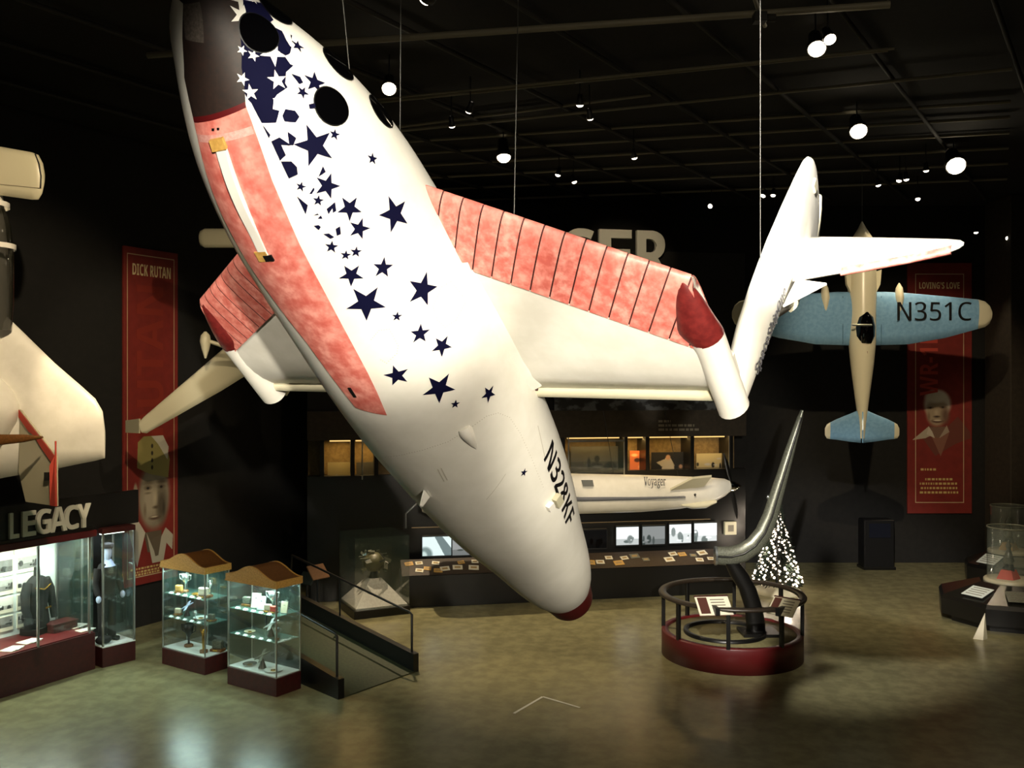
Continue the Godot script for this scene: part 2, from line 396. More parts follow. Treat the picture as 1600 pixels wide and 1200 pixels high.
func star_poly(cx, cy, tx, ty) -> PackedVector2Array:       # centre pixel and the pixel of one tip
	var c := hull(cx, cy); var t := hull(tx, ty); var r := hull_r(c.x)
	var v := Vector2(t.x - c.x, (t.y - c.y) * r)
	var out := PackedVector2Array()
	for k in 10:
		var w := v.rotated(TAU * k / 10.0) * (1.0 if k % 2 == 0 else 0.40)
		out.append(Vector2(c.x + w.x, c.y + w.y / r))
	return out
func px_poly(pts: Array, ox := 0.0, oy := 0.0, z := 1.0) -> PackedVector2Array:
	var out := PackedVector2Array()
	for p in pts: out.append(hull(ox + p[0] / z, oy + p[1] / z))
	return out
func band(left: Array, right: Array, off: float, m := 14) -> SurfaceTool:    # a strip of hull between two pixel edges
	var s := ms(); s.set_smooth_group(0)
	var L := []; var R := []
	for p in left: L.append(p if p is Vector2 else hull(p[0], p[1]))
	for p in right: R.append(p if p is Vector2 else hull(p[0], p[1]))
	var rows := []
	for i in L.size() - 1:
		for k in 5:
			rows.append([L[i].lerp(L[i + 1], k / 5.0), R[i].lerp(R[i + 1], k / 5.0)])
	rows.append([L[-1], R[-1]])
	var rings := []
	for r in rows:
		var ring := PackedVector3Array()
		for j in m + 1:
			var p: Vector2 = r[0].lerp(r[1], float(j) / m); ring.append(hp(p.x, p.y, off))
		rings.append(ring)
	return loft(s, rings, false, false)
# wing surface
const ZW := 0.216
const TEX := 2.82
func le_x(y: float) -> float: return 4.666 - (y - 0.714) * 0.551
func wing_h(x: float, y: float) -> float:
	var a := maxf(0.0, (le_x(y) - x) * 0.876); var b := maxf(0.0, x - TEX)
	return 0.085 * pow(minf(1.0, a / 0.5), 0.5) * pow(minf(1.0, b / 0.28), 0.6) + 0.012 * minf(1.0, a * 20.0)
func wp(x: float, y: float, sg: float, up: float, off := 0.0) -> Vector3:
	return Vector3(x, y * sg, ZW + up * (wing_h(x, y) * (1.15 if up > 0 else 1.0) + off))
func text_mesh(txt: String, serif := false, bold := 0.0) -> ArrayMesh:
	var tm := TextMesh.new(); tm.text = txt; tm.font_size = 96; tm.pixel_size = 0.01; tm.depth = 0.0; tm.curve_step = 1.0
	var f := SystemFont.new(); f.font_names = PackedStringArray(["Droid Serif" if serif else "Droid Sans"])
	if bold > 0.0: f.font_weight = 700
	tm.font = f
	var am := ArrayMesh.new(); am.add_surface_from_arrays(Mesh.PRIMITIVE_TRIANGLES, tm.get_mesh_arrays())
	return am
# text laid into a rectangle: o = lower left corner, ux and uy its full width and height, thick = how far it stands proud
func lettering(parent, called, txt, o: Vector3, ux: Vector3, uy: Vector3, m, thick := 0.0, bold := 0.0, serif := false) -> MeshInstance3D:
	var tm := TextMesh.new(); tm.text = txt; tm.font_size = 96; tm.pixel_size = 0.01; tm.depth = 1.0; tm.curve_step = 2.0
	var f := SystemFont.new(); f.font_names = PackedStringArray(["Droid Serif" if serif else "Droid Sans"])
	if bold > 0.0: f.font_weight = 700
	tm.font = f
	var bb := tm.get_aabb()
	var n := ux.cross(uy).normalized()
	var o2 := part(parent, called, tm, m)
	var b := Basis(ux / bb.size.x, uy / bb.size.y, n * maxf(thick, 0.004))
	o2.transform = Transform3D(b, o - b * Vector3(bb.position.x, bb.position.y, bb.position.z))
	return o2
func build_space_plane():
	var t := thing("space_plane", "white nose-up space plane with navy stars, red wing edges and raised tail", "aircraft", SHIP)
	# hull
	var rings := []; var x := 0.12
	while x < 6.4:
		rings.append(ell(Vector3(x, 0, 0), Vector3(0, hull_r(x), 0), Vector3(0, 0, hull_r(x)), 72)); x += 0.06
	rings.append(ell(Vector3(6.4, 0, 0), Vector3(0, 0.02, 0), Vector3(0, 0, 0.02), 72))
	part(t, "fuselage", loft(ms(), rings), mats.hull)
	rings = []
	for q in [[0.13, 0.268], [0.06, 0.254], [0.0, 0.24], [-0.08, 0.225], [-0.1, 0.215], [-0.1, 0.19], [0.1, 0.17]]: rings.append(ell(Vector3(q[0], 0, 0), Vector3(0, q[1], 0), Vector3(0, 0, q[1]), 48))
	part(t, "tail_ring", loft(ms(), rings, false), mats.maroon, "dark red ring round the tail end")
	part(t, "nozzle", loft(ms(), [ell(Vector3(0.1, 0, 0), Vector3(0, 0.17, 0), Vector3(0, 0, 0.17), 32), ell(Vector3(0.3, 0, 0), Vector3(0, 0.05, 0), Vector3(0, 0, 0.05), 32)]), mats.black_metal)
	# red belly and its charred front
	part(t, "belly_panel", band([[304, 187], [327, 282], [350, 340], [385, 405], [430, 470], [480, 535], [520, 590], [556, 636]], [[384, 164], [425, 280], [468, 380], [510, 460], [550, 535], [575, 582], [590, 613], [605, 648]], 0.006), mats.red0, "mottled red belly panel")
	var a0 := hull(384, 164); var a1 := hull(304, 187); var b0 := hull(372, 40); var b1 := hull(286, 60)
	part(t, "charred_belly_panel", band([a1, hull(289, 120), b1, hull(287, 5), Vector2(6.36, -2.2)], [a0, hull(377, 105), b0, hull(371, 3), Vector2(6.36, -0.8)], 0.006), mats.char, "dark brown front of the belly panel")
	part(t, "scuffed_patch", band([hull(291, 60), hull(287, 5)], [hull(319, 66), hull(312, 2)], 0.009, 6), mats.scuffed)
	part(t, "panel_edge", band([hull(303, 181), hull(305, 190)], [hull(383, 158), hull(385, 167)], 0.008, 14), mats.maroon)
	part(t, "cross_band", band([hull(309, 208), hull(312, 220)], [hull(393, 196), hull(397, 208)], 0.008, 14), nmat("pale_red", 28, 0.03, Color(0.80, 0.55, 0.52), Color(0.86, 0.66, 0.63), 0.5, 2.0))
	for q in [[334, 201], [342, 200]]: part(t, "vent_hole", lay(px_poly([[q[0] - 2, q[1] - 2], [q[0] + 2, q[1] - 2], [q[0] + 2, q[1] + 2], [q[0] - 2, q[1] + 2]]), 0.01), mats.ink)
	# skid down the belly
	var k0 := hull(345, 226); var k1 := hull(413, 398)
	rings = []
	for i in 13:
		var f := i / 12.0; var c := k0.lerp(k1, f); var w := 0.042 - 0.004 * f; var hgt := 0.008 + 0.022 * sin(PI * clampf(f * 1.1 + 0.12, 0.0, 1.0))
		var r := hull_r(c.x); var ring := PackedVector3Array()
		for q in [[-1.0, 0.0], [-1.0, 0.75], [-0.8, 1.0], [0.8, 1.0], [1.0, 0.75], [1.0, 0.0]]: ring.append(hp(c.x, c.y + q[0] * w / r, q[1] * hgt + 0.002))
		rings.append(ring)
	var skid := part(t, "nose_skid", loft(ms(), rings, true, true, -1), mats.decal_white, "white skid bar along the belly")
	var cb := func(c: Vector2, along, across, high, called, m, par):
		var r := hull_r(c.x); var rg := []
		for e in [-1.0, 1.0]:
			var ring := PackedVector3Array()
			for q in [[-1.0, 0.0], [-1.0, 1.0], [1.0, 1.0], [1.0, 0.0]]: ring.append(hp(c.x + e * along, c.y + q[0] * across / r, q[1] * high))
			rg.append(ring)
		part(par, called, loft(ms(), rg, true, true, -1), m)
	cb.call(hull(343, 223), 0.03, 0.05, 0.03, "skid_pad", mats.oak, skid)
	cb.call(hull(411, 400), 0.035, 0.05, 0.012, "skid_heel", mats.oak, skid)
	cb.call(hull(421, 402), 0.02, 0.034, 0.014, "skid_slot", mats.ink, skid)
	# windows
	for q in [[517, 165, 0.106, 0.0], [403, 50, 0.103, 0.0], [522, 117, 0.11, 0.30], [588, 196, 0.11, 0.30], [424, 26, 0.10, 0.32], [570, 160, 0.0, 0.5]]:
		var c := hull(q[0], q[1]); c.y += q[3]
		if q[2] == 0.0: continue
		var poly := PackedVector2Array(); var r := hull_r(c.x)
		for k in 28: poly.append(c + Vector2(cos(TAU * k / 28) * q[2], sin(TAU * k / 28) * q[2] / r))
		var w := part(t, "window", lay(poly, 0.012), mats.window_black, "round black cabin window")
		var rim := PackedVector2Array()
		for k in 28: rim.append(c + Vector2(cos(TAU * k / 28) * (q[2] + 0.006), sin(TAU * k / 28) * (q[2] + 0.006) / r))
		part(w, "window_seal", lay(rim, 0.009), mats.ink)
	# painted stars: [centre x, y, tip x, y]
	for q in [[491, 227, 478, 194], [522, 210, 523, 201], [581, 248, 581, 238], [511, 290, 517, 270], [470, 291, 472, 283], [497, 313, 498, 304], [546, 325, 557, 308], [561, 357, 566, 340], [616, 334, 606, 306], [518, 385, 519, 375], [540, 398, 541, 390], [556, 393, 557, 384], [549, 429, 561, 414], [598, 418, 600, 401], [572, 473, 590, 448], [660, 452, 666, 424], [620, 494, 621, 486], [656, 521, 657, 505], [690, 540, 699, 524], [620, 586, 614, 570], [686, 606, 701, 583], [711, 631, 712, 624], [763, 615, 770, 602], [818, 738, 820, 731], [491, 129, 490, 112], [472, 144, 476, 136], [464, 72, 464, 64]]:
		part(t, "star", lay(star_poly(q[0], q[1], q[2], q[3]), 0.006), mats.navy)
	# the navy field beside the windows with white stars on it
	part(t, "star_field", lay(px_poly([[475, 0], [585, 20], [665, 125], [630, 150], [718, 195], [745, 250], [770, 290], [760, 340], [735, 350], [770, 400], [790, 410], [745, 450], [740, 520], [755, 545], [690, 590], [670, 620], [665, 680], [705, 690], [685, 765], [595, 765], [560, 700], [530, 640], [510, 620], [460, 530], [442, 420], [440, 300], [455, 130]], 260, 0, 4), 0.005), mats.navy, "solid navy field between white stars")
	for q in [[690, 500, 672, 435], [525, 575, 515, 520], [660, 325, 688, 258], [475, 490, 488, 450], [470, 100, 478, 30], [540, 345, 550, 310], [715, 632, 706, 574], [540, 5, 560, 30], [470, 312, 445, 285]]:
		part(t, "white_star", lay(star_poly(260 + q[0] / 4.0, q[1] / 4.0, 260 + q[2] / 4.0, q[3] / 4.0), 0.0085), mats.decal_white)
	for q in [[[700, 300], [740, 275], [775, 295], [765, 335], [735, 345], [705, 330]], [[775, 460], [830, 480], [848, 515], [825, 525]], [[885, 652], [935, 640], [940, 675], [890, 678]], [[740, 680], [800, 690], [828, 728], [805, 762], [735, 755], [722, 720]], [[600, 775], [650, 840], [640, 860]], [[755, 820], [810, 860], [790, 905], [765, 895]], [[655, 880], [705, 855], [780, 905], [715, 900], [745, 965], [710, 1000]], [[715, 1005], [780, 1005], [815, 1040], [820, 1085], [765, 1112]], [[768, 218], [778, 225], [773, 245]], [[805, 345], [825, 350], [848, 358], [835, 385], [845, 370]]]:
		part(t, "star_fragment", lay(px_poly(q, 260, 0, 4), 0.009), mats.navy)
	for q in [[[720, 495], [742, 540], [685, 580]], [[650, 660], [655, 680], [635, 712], [615, 712]], [[520, 730], [605, 800], [588, 870]], [[750, 830], [815, 775], [825, 845], [800, 860], [795, 825], [765, 870]], [[645, 880], [680, 865], [690, 875]], [[690, 895], [705, 880], [720, 905], [680, 905]], [[650, 960], [690, 955], [705, 970], [690, 995]], [[725, 1025], [770, 1020], [810, 1050], [780, 1062]], [[820, 985], [855, 965], [862, 1025], [830, 1040]]]:
		part(t, "star_fragment", lay(px_poly(q, 360, 160, 5), 0.006), mats.navy)
	# registration running aft along the side
	var am := text_mesh("N328KF", false, 0.6); var arr := am.surface_get_arrays(0)
	var vs: PackedVector3Array = arr[Mesh.ARRAY_VERTEX]; var ix = arr[Mesh.ARRAY_INDEX]
	var bb := am.get_aabb(); var s := ms()
	var q0 := hull(853, 728); var q1 := hull(884, 824); var q2 := hull(864, 690); var q3 := hull(896, 798)
	var mp := func(v: Vector3) -> Vector2:
		var u := (v.x - bb.position.x) / bb.size.x; var w := (v.y - bb.position.y) / bb.size.y
		return Vector2(lerpf((q2.x + q0.x + 0.12) * 0.5, (q1.x + q3.x - 0.06) * 0.5, u), lerpf(lerpf(q0.y, q2.y, w), lerpf(q1.y, q3.y, w), u))
	var cnt: int = ix.size() if ix != null and ix.size() > 0 else vs.size()
	for i in range(0, cnt, 3):
		var p := []
		for k in 3: p.append(vs[ix[i + k]] if ix != null and ix.size() > 0 else vs[i + k])
		wrap_tri(s, mp.call(p[0]), mp.call(p[1]), mp.call(p[2]), 0.006)
	part(t, "registration", s, mats.ink, "black letters N328KF")
	# rivet rows round the hatches
	s = ms(); s.set_smooth_group(-1)
	for path in [[[585, 716], [620, 712], [660, 703], [700, 690], [735, 668], [760, 650], [778, 645], [796, 652], [812, 676], [830, 715], [850, 765]], [[676, 478], [690, 448], [704, 440], [722, 462], [726, 474], [712, 500], [695, 511], [683, 500], [676, 478]], [[580, 530], [592, 516], [608, 514], [622, 540], [620, 552], [604, 567], [592, 560]]]:
		for i in path.size() - 1:
			var n := int(Vector2(path[i + 1][0] - path[i][0], path[i + 1][1] - path[i][1]).length() / 4.5) + 1
			for k in n:
				var c := hull(lerpf(path[i][0], path[i + 1][0], float(k) / n), lerpf(path[i][1], path[i + 1][1], float(k) / n))
				var r := hull_r(c.x); var d := 0.0035
				quad(s, hp(c.x - d, c.y - d / r, 0.003), hp(c.x + d, c.y - d / r, 0.003), hp(c.x + d, c.y + d / r, 0.003), hp(c.x - d, c.y + d / r, 0.003))
	var rv := part(t, "rivets", s, mt("rivet", Color(0.74, 0.72, 0.66), 0.5)); rv.set_meta("kind", "stuff")
	for q in [[[684, 733], [694, 752]], [[689, 731], [699, 750]], [[840, 665], [852, 720]], [[790, 740], [760, 780]]]:
		var c0 := hull(q[0][0], q[0][1]); var c1 := hull(q[1][0], q[1][1]); var dv := Vector2(0, 0.006)
		part(t, "seam", lay(PackedVector2Array([c0 - dv, c1 - dv, c1 + dv, c0 + dv]), 0.003), mt("rivet", Color(0.7, 0.68, 0.62)))
	# small fittings
	var sc := hull(733, 683); rings = []
	for q in [[0.10, 0.02, 0.045], [0.06, 0.048, 0.055], [0.0, 0.045, 0.045], [-0.08, 0.02, 0.025], [-0.14, 0.004, 0.004]]:
		var r := hull_r(sc.x + q[0]); var ring := PackedVector3Array()
		for j in 9:
			var u := -1.0 + j / 4.0; ring.append(hp(sc.x + q[0], sc.y + u * q[2] / r, q[1] * sqrt(maxf(0.0, 1.0 - u * u))))
		rings.append(ring)
	part(t, "air_scoop", loft(ms(), rings, true, false), mats.hull)
	cb.call(hull(868, 781), 0.055, 0.035, 0.05, "thruster_block", mats.cream_dull, t)
	cb.call(hull(857, 790), 0.03, 0.03, 0.045, "thruster_cover", mats.decal_white, t)
	var an := hull(666, 771)
	part(t, "antenna", prism(ms(), [hp(an.x + 0.05, an.y), hp(an.x - 0.05, an.y), hp(an.x - 0.03, an.y, 0.11), hp(an.x + 0.0, an.y, 0.12)], Vector3(0, 0.008, 0.008)), mats.decal_white)
	an = hull(676, 800)
	part(t, "drain_pipe", tube(ms(), [hp(an.x, an.y - 0.3, -0.01), hp(an.x, an.y - 0.3, 0.12), hp(an.x - 0.12, an.y - 0.3, 0.2)], 0.008, 6), mats.alu)
	cb.call(hull(551, 612), 0.045, 0.012, 0.012, "drain_mark", mats.ink, t)
	part(t, "probe", tube(ms(), [hp(2.72, 0.32, -0.01), hp(2.72, 0.32, 0.05), hp(3.0, 0.34, 0.12)], 0.006, 6), mats.alu)
	for sg in [1.0, -1.0]: wing_side(t, sg)
	# cables
	var cab := func(p: Vector3, top: Vector3, label):
		single("support_cable", label, "cable", tube(ms(), [p, top], 0.0035, 5), mats.cable, "thin steel cables holding the space plane")
	var w0 := SHIP * hp(5.3, 0.9, -0.01)
	cab.call(at(546, 109, 5.75), at(486, -40, 5.0) + Vector3(0, 2.95, 0.9), "thin slanting steel cable tied to the star-painted nose")
	var c2 := at(625, 203, 6.35); cab.call(c2, Vector3(c2.x + 0.02, 10.4, c2.z), "thin upright steel cable beside the cabin windows")
	var c3: Vector3 = SHIP * Vector3(4.2, 1.05, 0.28); cab.call(c3, Vector3(c3.x + 0.08, 10.4, c3.z), "thin steel cable rising from behind the red wing edge")
	var c4 := at(1188, 428, 7.0); cab.call(c4, Vector3(c4.x, 10.4, c4.z), "thin steel cable rising from the raised tail boom")
func wing_side(t, sg: float):
	var white: Material = mats.hull
	# wing body: a grid, lower and upper skins
	var rings := []
	for i in 13:
		var y := lerpf(0.35, 2.2, i / 12.0); var ring := PackedVector3Array(); var xl := le_x(y)
		for k in 15: ring.append(wp(lerpf(xl, TEX, pow(k / 14.0, 1.5)), y, sg, -1.0))
		for k in 15: ring.append(wp(lerpf(TEX, xl, 1.0 - pow(1.0 - k / 14.0, 1.5)), y, sg, 1.0))
		rings.append(ring)
	var wing := part(t, "wing", loft(ms(), rings), white, "white wing")
	# leading edge: dark core with red heat panels on it, cut square to the edge
	var le0 := Vector2(le_x(0.66), 0.66); var ev := Vector2(-0.551, 1.0).normalized(); var av := Vector2(-1.0, -0.551).normalized()
	var tot := (Vector2(le_x(2.2), 2.2) - le0).length()
	var strip := func(e0: float, e1: float, a1: float, off: float) -> SurfaceTool:
		var rg := []
		var ns := 4 if e1 - e0 < 0.3 else 48
		for i in ns:
			var e := lerpf(e0, e1, i / (ns - 1.0)); var ring := PackedVector3Array()
			for k in 17:
				var u := (k - 8) / 8.0; var a := a1 * u * u
				var p := le0 + ev * e + av * a + (-av * off if k == 8 else Vector2.ZERO)
				p.y = clampf(p.y, 0.3, 2.2)
				ring.append(wp(p.x, p.y, sg, -1.0 if u < 0 else 1.0, off if k != 8 else 0.0))
			rg.append(ring)
		return loft(ms(), rg, false, false)
	part(wing, "edge_core", strip.call(-0.02, tot + 0.27, 0.495, 0.004), mats.gap)
	var pitch := tot / 12.7
	for i in 15:
		var e0 := pitch * (i - 0.3) + 0.005; var e1 := pitch * (i + 0.7) - 0.005
		part(wing, "heat_panel", strip.call(e0, e1, 0.5, 0.010), mats["red%d" % ((i * 2) % 3)])
	# root fairing and elevon
	rings = []
	for i in 12:
		var xx := lerpf(4.15, 2.86, i / 11.0); var yr := sqrt(maxf(0.01, pow(hull_r(xx), 2) - ZW * ZW)); var w := 0.07
		var zz := wing_h(xx, yr)
		rings.append(PackedVector3Array([Vector3(xx, (yr - 0.10) * sg, ZW - zz - 0.16), Vector3(xx, (yr + 0.01) * sg, ZW - zz - 0.05), Vector3(xx, (yr + w) * sg, ZW - zz - 0.008), Vector3(xx, (yr + w + 0.02) * sg, ZW - zz + 0.02), Vector3(xx, (yr - 0.1) * sg, ZW)]))
	part(wing, "root_fairing", loft(ms(), rings), white)
	rings = []
	for y in [0.64, 2.1]: rings.append(PackedVector3Array([Vector3(2.815, y * sg, ZW - 0.004), Vector3(2.80, y * sg, ZW - 0.03), Vector3(2.74, y * sg, ZW - 0.035), Vector3(2.70, y * sg, ZW), Vector3(2.74, y * sg, ZW + 0.02), Vector3(2.81, y * sg, ZW + 0.02)]))
	part(wing, "elevon", loft(ms(), rings), mats.cream)
	var hw := hull_r(2.78)
	part(wing, "root_gap", box(ms(), Vector3(2.77, sg * (hw - 0.03), ZW), Vector3(0.09, 0.06, 0.06)), mats.gap)
	# wing-tip tube
	var tubefn := func(x0: float, x1: float, n: int) -> SurfaceTool:
		var rg := []
		for i in n + 1:
			var xx := lerpf(x0, x1, float(i) / n)
			var r := 0.112 * sqrt(clampf((3.84 - xx) / 0.5, 0.004, 1.0)); var wide := lerpf(1.0, 1.5, smoothstep(3.3, 3.5, xx)); var yy := 2.2 - 0.02 * smoothstep(2.6, 3.4, xx) - (wide - 1.0) * 0.10
			rg.append(ell(Vector3(xx, sg * yy, ZW - 0.01 - (wide - 1.0) * 0.03), Vector3(0.02, sg * r * wide, 0), Vector3(0, 0, r * (0.8 + 0.2 * wide)), 20))
		return loft(ms(), rg)
	part(t, "wing_tip_tube", tubefn.call(2.65, 3.36, 8), white)
	part(t, "wing_tip_cap", tubefn.call(3.34, 3.84, 12), mats.dark_red, "dark red wing tip cap")
	part(t, "tip_light", box(ms(), Vector3(2.98, sg * 2.06, ZW - 0.05), Vector3(0.05, 0.06, 0.03)), mats.decal_white)
	# raised tail boom: sections up the local z axis, [z, x front, x rear, thickness]
	var yb := sg * 2.2
	rings = []
	for q in [[0.16, 2.80, 2.62, 0.13], [0.3, 2.85, 2.57, 0.17], [0.78, 2.93, 2.49, 0.19], [1.2, 2.93, 2.41, 0.19], [1.5, 2.91, 2.36, 0.19], [1.8, 2.89, 2.3, 0.185], [2.2, 2.84, 2.25, 0.16], [2.6, 2.77, 2.2, 0.13]]:
		rings.append(ell(Vector3((q[1] + q[2]) * 0.5, yb, q[0]), Vector3((q[1] - q[2]) * 0.5, 0, 0), Vector3(0, q[3] * 0.5, 0), 20))
	var boom := part(t, "tail_boom", loft(ms(), rings), white, "white tail boom swung up above the wing")
	rings = []
	for q in [[1.5, 2.88, 2.30, 0.15], [1.8, 2.88, 2.10, 0.14], [2.2, 2.845, 1.92, 0.13], [2.6, 2.785, 1.78, 0.12], [2.85, 2.745, 1.76, 0.11], [3.05, 2.70, 1.85, 0.10], [3.18, 2.64, 1.99, 0.085], [3.26, 2.57, 2.16, 0.06], [3.30, 2.48, 2.34, 0.03]]:
		rings.append(lens(Vector3(q[1], yb, q[0]), Vector3(q[2], yb, q[0] - 0.02), Vector3(0, 1, 0), q[3]))
	var fin := part(boom, "fin", loft(ms(), rings), white)
	rings = []
	for q in [[1.9, 2.09, 1.98], [2.2, 2.06, 1.83], [2.6, 2.02, 1.67], [2.85, 2.02, 1.64], [3.05, 2.06, 1.74], [3.16, 2.12, 1.90], [3.22, 2.2, 2.08]]:
		rings.append(lens(Vector3(q[1], yb, q[0]), Vector3(q[2], yb - 0.10 * sg * (q[1] - q[2]) / 0.35, q[0] - 0.02), Vector3(0, 1, 0), 0.10))
	part(fin, "rudder", loft(ms(), rings), mats.cream)
	# horizontal tail outboard of the boom
	rings = []
	for q in [[2.1, 1.80, 2.63, 0.10], [2.6, 1.94, 2.55, 0.085], [3.1, 2.09, 2.46, 0.065], [3.36, 2.17, 2.41, 0.05], [3.45, 2.24, 2.38, 0.03], [3.48, 2.29, 2.34, 0.012]]:
		var xz := func(z): return (2.70 - 0.21 * z) / 0.98
		rings.append(lens(Vector3(xz.call(q[1]), q[0] * sg, q[1]), Vector3(xz.call(q[2]), q[0] * sg, q[2]), Vector3(0.98, 0, 0.21), q[3]))
	var ht := part(boom, "tailplane", loft(ms(), rings), white)
	rings = []
	for q in [[2.62, 1.945, 2.0, 0.03], [3.1, 2.085, 2.16, 0.03], [3.40, 2.195, 2.26, 0.02]]:
		var xz := func(z): return (2.70 - 0.21 * z) / 0.98
		rings.append(ell(Vector3(xz.call(q[1] + 0.03), q[0] * sg, q[1] + 0.03), Vector3(0.03, 0, 0.006), Vector3(-0.21, 0, 0.98) * 0.065, 10))
	part(ht, "red_edge", loft(ms(), rings), mats.red1)
	part(boom, "strake", prism(ms(), [Vector3(2.46, yb + sg * 0.08, 1.42), Vector3(2.38, yb + sg * 0.10, 1.82), Vector3(2.36, yb + sg * 0.34, 1.78)], Vector3(0.02, 0, 0.0)), white)
	part(boom, "hinge_fairing", box(ms(), Vector3(2.92, sg * 2.2, 0.34), Vector3(0.26, 0.10, 0.12), Basis(), 0.03), white)
	if sg > 0:
		lettering(boom, "lettering", "SpaceShipOne", Vector3(2.63, 2.305, 0.50), Vector3(-0.10, 0, 0.98), Vector3(0.11, 0, 0.011), mt("faint_ink", Color(0.30, 0.30, 0.32), 0.5), 0.003, 0.0, true)
		part(boom, "vent_grille", box(ms(), Vector3(2.45, 2.21 + 0.03, 3.0), Vector3(0.1, 0.06, 0.12), Basis(), 0.01), mats.cream)

# ------------------------------------------------------------------ the other aircraft
func build_aircraft():
	canard_plane(); delta_plane(); blue_racer()
func canard_plane():                      # hangs nose-up by the left wall, mostly hidden
	var d := 17.6
	var o := at(447, 470, d)
	var t := thing("canard_plane", "cream nose-up canard plane half hidden behind the space plane", "aircraft", o)
	var L := func(px, py, w := 0.0) -> Vector3: return at(px, py, d - w) - o
	var rings := []
	for q in [[2.3, 0.06], [2.1, 0.2], [1.5, 0.3], [0.6, 0.36], [-0.4, 0.38], [-1.0, 0.34], [-1.5, 0.22], [-1.6, 0.1]]: rings.append(ell(Vector3(0, q[0], 0), Vector3(q[1], 0, 0), Vector3(0, 0, q[1] * 1.1), 20))
	part(t, "fuselage", loft(ms(), rings), mats.cream)
	rings = []
	for px in [311, 313, 320, 447, 574, 581, 583]:
		var f := 0.4 if px in [311, 583] else (0.75 if px in [313, 581] else 1.0)
		rings.append(lens(L.call(px, 372 - 15 * f), L.call(px, 372 + 15 * f), Vector3(0, 0, 1), 0.12 * f))
	part(t, "canard", loft(ms(), rings), mats.cream)
	for sg in [1.0, -1.0]:
		var X := func(px): return px if sg > 0 else 894.0 - px
		rings = []
		for q in [[440, 470, 562, 0.22], [375, 522, 590, 0.2], [343, 550, 610, 0.17], [225, 651, 677, 0.08], [217, 660, 676, 0.04]]:
			rings.append(lens(L.call(X.call(q[0]), q[1]), L.call(X.call(q[0] + 4), q[2]), Vector3(0, 0, 1), q[3]))
		part(t, "wing", loft(ms(), rings), mats.cream)
		part(t, "winglet", prism(ms(), [L.call(X.call(217), 654, -0.02), L.call(X.call(217), 677, -0.02), L.call(X.call(196), 676, -0.35), L.call(X.call(196), 657, -0.35)], Vector3(0.03 * sg, 0, 0)), mats.cream_dull)
		var leg := part(t, "gear_leg", tube(ms(), [L.call(X.call(385), 560, 0.25), L.call(X.call(350), 541, 0.55), L.call(X.call(326), 533, 0.6)], [0.05, 0.04, 0.035], 8), mats.cream)
		rings = []
		for q in [[518, 0.02], [524, 0.08], [533, 0.10], [545, 0.07], [560, 0.015]]: rings.append(ell(L.call(X.call(321), q[0], 0.6), Vector3(q[1], 0, 0), Vector3(0, 0, q[1] * 1.1), 14))
		part(leg, "wheel_fairing", loft(ms(), rings), mats.cream)
	part(t, "spinner", loft(ms(), [ell(Vector3(0, -1.6, 0), Vector3(0.14, 0, 0), Vector3(0, 0, 0.14), 16), ell(Vector3(0, -1.8, 0), Vector3(0.02, 0, 0), Vector3(0, 0, 0.02), 16)]), mats.cream)
	single("support_cable", "thin steel cable above the half-hidden canard plane", "cable", tube(ms(), [o + Vector3(0, 2.2, 0), Vector3(o.x, 10.4, o.z)], 0.006, 5), mats.cable, "cables of the hung aircraft")
